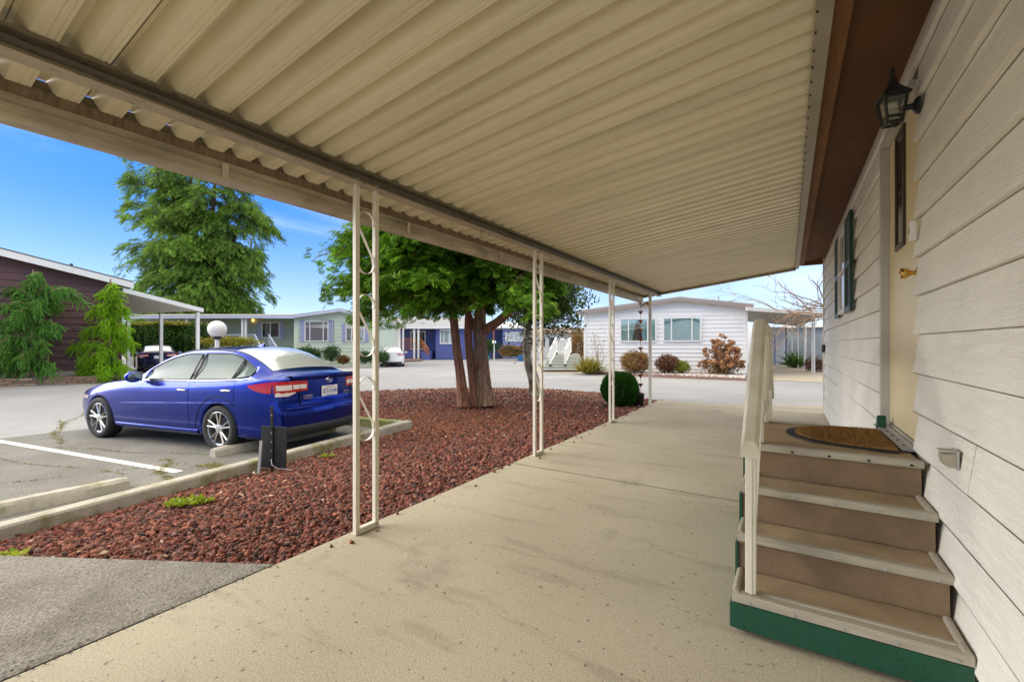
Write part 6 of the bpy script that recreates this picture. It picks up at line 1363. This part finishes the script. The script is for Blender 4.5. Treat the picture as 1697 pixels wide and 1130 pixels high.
for u, d in ((327.5, 19.95), (267, 21.0), (212.5, 22.0)): p = UD(u, d, ROAD); g = MB(); g.box(p.x-.06, p.x+.06, p.y-.06, p.y+.06, ROAD, 2.72); g.build('post', m_white, c2)
p = UD(262, 24.5, ROAD); car('parked_car', 'dark navy car in the shade of the white carport', 'car', p, YAW+R(128), m_navy, 1.0, plate=None, badge=False, group='parked cars')
# brick planter edge
m_brick = mat('tan garden brick', (.30, .20, .13), .9, var=.25, vs=5, bump=.5, bs=30, islcol=[(.33, .22, .14), (.24, .15, .10), (.40, .29, .20), (.28, .19, .14)])
a, b = GZ(-70, 644, ROAD), GZ(236, 631.5, ROAD); dd = (b-a).normalized(); nn = Vector((-dd.y, dd.x, 0)); g = MB(); L_ = (b-a).length; rr = random.Random(2)
for row in range(3):
    x = -.2*(row % 2)
    while x < L_:
        w_ = rr.uniform(.30, .42); p = a+dd*x+nn*(.03*row+rr.uniform(-.01, .01)); g.box(0, w_-.015, 0, .2, 0, .082, M=Matrix.Translation(p+Vector((0, 0, .092*row))) @ Matrix.Rotation(math.atan2(dd.y, dd.x)+rr.uniform(-.03, .03), 4, 'Z'), bev=.012); x += w_
tag(g.build('planter_wall', m_brick), 'low tan brick planter wall in front of the brown house', 'planter wall')
g = MB(); e_, h_ = a+nn*.12, b+nn*.12; g.prism([e_+Vector((0, 0, 0)), h_, h_+nn*3.2, e_+nn*3.2], (0, 0, .24)); tag(g.build('planter_soil', m_mulch), kind='structure')
g = MB()
# lime weed clumps
m_weed = leafmat('lime weed', [(.32, .38, .02), (.22, .32, .02), (.42, .46, .04), (.15, .24, .02)], .35)
def weed(label, u, v, rad, n, seed):
    z = -.1; c = GZ(u, v, z); z = float(zbed(c.x, c.y)); c.z = z+.02; g_ = np.random.default_rng(seed); r_ = g_.random(n)**.6*rad; a = g_.uniform(0, 2*PI, n); pos = np.stack([c.x+r_*np.cos(a)*1.5*CS, c.y+r_*np.cos(a)*1.5*SN+r_*np.sin(a), np.full(n, c.z+.02)], 1)
    dv = g_.normal(size=(n, 3)); dv[:, 2] = abs(dv[:, 2])*.7+.15; ax, ay, az = frames(dv, .3); V, Fc = scatter(LEAF*np.array([1, 1.2, 1]), LEAFF, pos, ax, ay, az, g_.uniform(.025, .065, n)); tag(npmesh('weed_clump', V, Fc, m_weed), label, 'weed', 'weeds in the gravel')
weed('bright lime weed clump in the lava rock near the driveway', 312, 829, .115, 260, 1); weed('lime weed at the corner of the driveway by the kerb', 8, 922, .07, 90, 2); weed('small weed in the gravel left of the first carport post', 543, 750, .07, 40, 3)
# bare tree, far right
bt = thing('bare_tree', 'leafless spreading tree behind the far carport', 'tree', UD(1415, 17, ROAD)); g_ = random.Random(12); tw = MB(); tk = MB(); p0 = UD(1412, 17, ROAD); p1 = UD(1408, 17, 2.3); tk.tube([p0, p0.lerp(p1, .5)+Vector((.05, 0, 0)), p1], [.17, .14, .12], 10); tk.build('trunk', m_barkgrey, bt, smooth=True)
def branch(p, d, l, r, depth):
    pts = [p.copy()]; q = p.copy()
    for k in range(5): d = (d+Vector((g_.gauss(0, .13), g_.gauss(0, .13), g_.gauss(.0, .08)-.02))).normalized(); q = q+d*l/5; pts.append(q.copy())
    tw.tube(pts, [r*(1-.12*k) for k in range(6)], 5 if depth < 2 else 4, False)
    if depth < 4:
        for k in range(3 if depth < 3 else 2):
            i = g_.randint(2, 5); ax_ = Vector((g_.gauss(0, 1), g_.gauss(0, 1), g_.gauss(0, .7))); branch(pts[i], (d+ax_.normalized()*.75).normalized(), l*g_.uniform(.5, .72), max(r*.5, .008), depth+1)
Lv = -Vector((CS, SN, 0))
for k in range(8): branch(p1, (Lv*g_.uniform(.5, 1.2)+Vector((g_.gauss(0, .4), g_.gauss(0, .4), g_.uniform(.0, .55)))).normalized(), g_.uniform(1.9, 2.7), .042, 1)
for k in range(6): branch(p1, Vector((g_.gauss(0, .7), g_.gauss(0, .7), .8)).normalized(), 2.0, .045, 1)
tw.build('branch', m_barkgrey, bt)
# distant trees closing the horizon
for i, (u, d, h, w, lab) in enumerate(((705, 75, 3.4, 4.5, 'far dark tree above the grey carport roof'), (940, 70, 4.2, 4., 'far tree behind the cream house'), (1345, 48, 3.3, 3.2, 'yellow green tree beyond the grey house at far right'), (180, 60, 3.8, 5, 'far tree behind the white carport'), (800, 78, 4.2, 6, 'far tree behind the periwinkle house'))):
    c = UD(u, d, ROAD+h*.55); root = thing('far_tree', lab, 'tree', UD(u, d, ROAD)); hp, hd = hull_pts(2600, (w, w*.7, h*.5), shell=.5, lump=.3, seed=200+i); leaves('crown', m_rhodo if i != 2 else m_yellow, root, LEAF, LEAFF, hp+np.array(c), np.cross(hd, rng.normal(size=hd.shape)), rng.uniform(.3, .6, len(hp)), True); g = MB(); g.tube([UD(u, d, ROAD), c], [.25, .12], 7); g.build('trunk', m_barkdark, root)
# ---------------------------------------------------------------- light
w = bpy.data.worlds.new('World'); sc.world = w; w.use_nodes = True; t = w.node_tree; L = t.links
bg = t.nodes['Background']; sky = nd(t, 'ShaderNodeTexSky', sky_type='NISHITA'); sky.sun_disc = False
SUN_EL, SUN_AZ = R(24), R(245)    # azimuth measured clockwise from +Y
sky.sun_elevation = SUN_EL; sky.sun_rotation = SUN_AZ; sky.air_density = 1.0; sky.dust_density = .3; sky.ozone_density = 2.5
tc = nd(t, 'ShaderNodeTexCoord'); sx = nd(t, 'ShaderNodeSeparateXYZ'); L.new(tc.outputs['Generated'], sx.inputs[0])
def rng_(inp, a, b, c=0., d=1.):
    m = nd(t, 'ShaderNodeMapRange', interpolation_type='SMOOTHSTEP'); m.inputs['From Min'].default_value = a; m.inputs['From Max'].default_value = b; m.inputs['To Min'].default_value = c; m.inputs['To Max'].default_value = d; L.new(inp, m.inputs['Value']); return m.outputs[0]
def mixc(f, a, b):
    m = nd(t, 'ShaderNodeMix', data_type='RGBA'); L.new(f, m.inputs['Factor'])
    for s_, q in (('A', a), ('B', b)):
        if isinstance(q, tuple): m.inputs[s_].default_value = (*q, 1)
        else: L.new(q, m.inputs[s_])
    return m.outputs['Result']
hs_ = nd(t, 'ShaderNodeHueSaturation'); hs_.inputs['Saturation'].default_value = 1.35; L.new(sky.outputs[0], hs_.inputs['Color'])
zx = nd(t, 'ShaderNodeMath', operation='MULTIPLY_ADD'); L.new(sx.outputs['X'], zx.inputs[0]); zx.inputs[1].default_value = -.13; L.new(sx.outputs['Z'], zx.inputs[2])
clear = mixc(rng_(zx.outputs[0], .0, .40, 0, 1), (3.1, 3.9, 5.3), (.22, 1.1, 4.3))   # pale air near the horizon, deep blue higher up
base = nd(t, 'ShaderNodeMix', data_type='RGBA'); base.inputs['Factor'].default_value = .78; L.new(hs_.outputs[0], base.inputs['A']); L.new(clear, base.inputs['B'])
mp = nd(t, 'ShaderNodeMapping'); mp.inputs['Scale'].default_value = (1.2, 1.2, 5); L.new(tc.outputs['Generated'], mp.inputs[0])
nz = nd(t, 'ShaderNodeTexNoise'); nz.inputs['Scale'].default_value = 2.4; nz.inputs['Detail'].default_value = 7; nz.inputs['Distortion'].default_value = .7; L.new(mp.outputs[0], nz.inputs['Vector'])
wisp = mixc(rng_(nz.outputs['Fac'], .5, .85, 0, .35), base.outputs['Result'], (6., 6.2, 6.4))
# unseen bank of warm bright cloud overhead, added to whiten the fill light
ad = nd(t, 'ShaderNodeMath', operation='MULTIPLY_ADD'); L.new(nz.outputs['Fac'], ad.inputs[0]); ad.inputs[1].default_value = .25; L.new(sx.outputs['Z'], ad.inputs[2])
fin = mixc(rng_(ad.outputs[0], .52, .74), wisp, (8.8, 8.2, 7.2))
L.new(fin, bg.inputs['Color']); bg.inputs['Strength'].default_value = .15
sl = bpy.data.lights.new('sun', 'SUN'); so = bpy.data.objects.new('sun', sl); COL.objects.link(so); sl.energy = 2.5; sl.angle = R(48); sl.color = (1, .94, .84)
dv = Vector((math.sin(SUN_AZ)*math.cos(SUN_EL), math.cos(SUN_AZ)*math.cos(SUN_EL), math.sin(SUN_EL)))
so.rotation_euler = dv.to_track_quat('Z', 'Y').to_euler()
sc.view_settings.view_transform = 'Standard'; sc.view_settings.look = 'None'; sc.view_settings.exposure = .86; sc.view_settings.gamma = 1
sc.cycles.max_bounces = 10; sc.cycles.diffuse_bounces = 6; sc.cycles.transparent_max_bounces = 24
sc.cycles.use_denoising = True
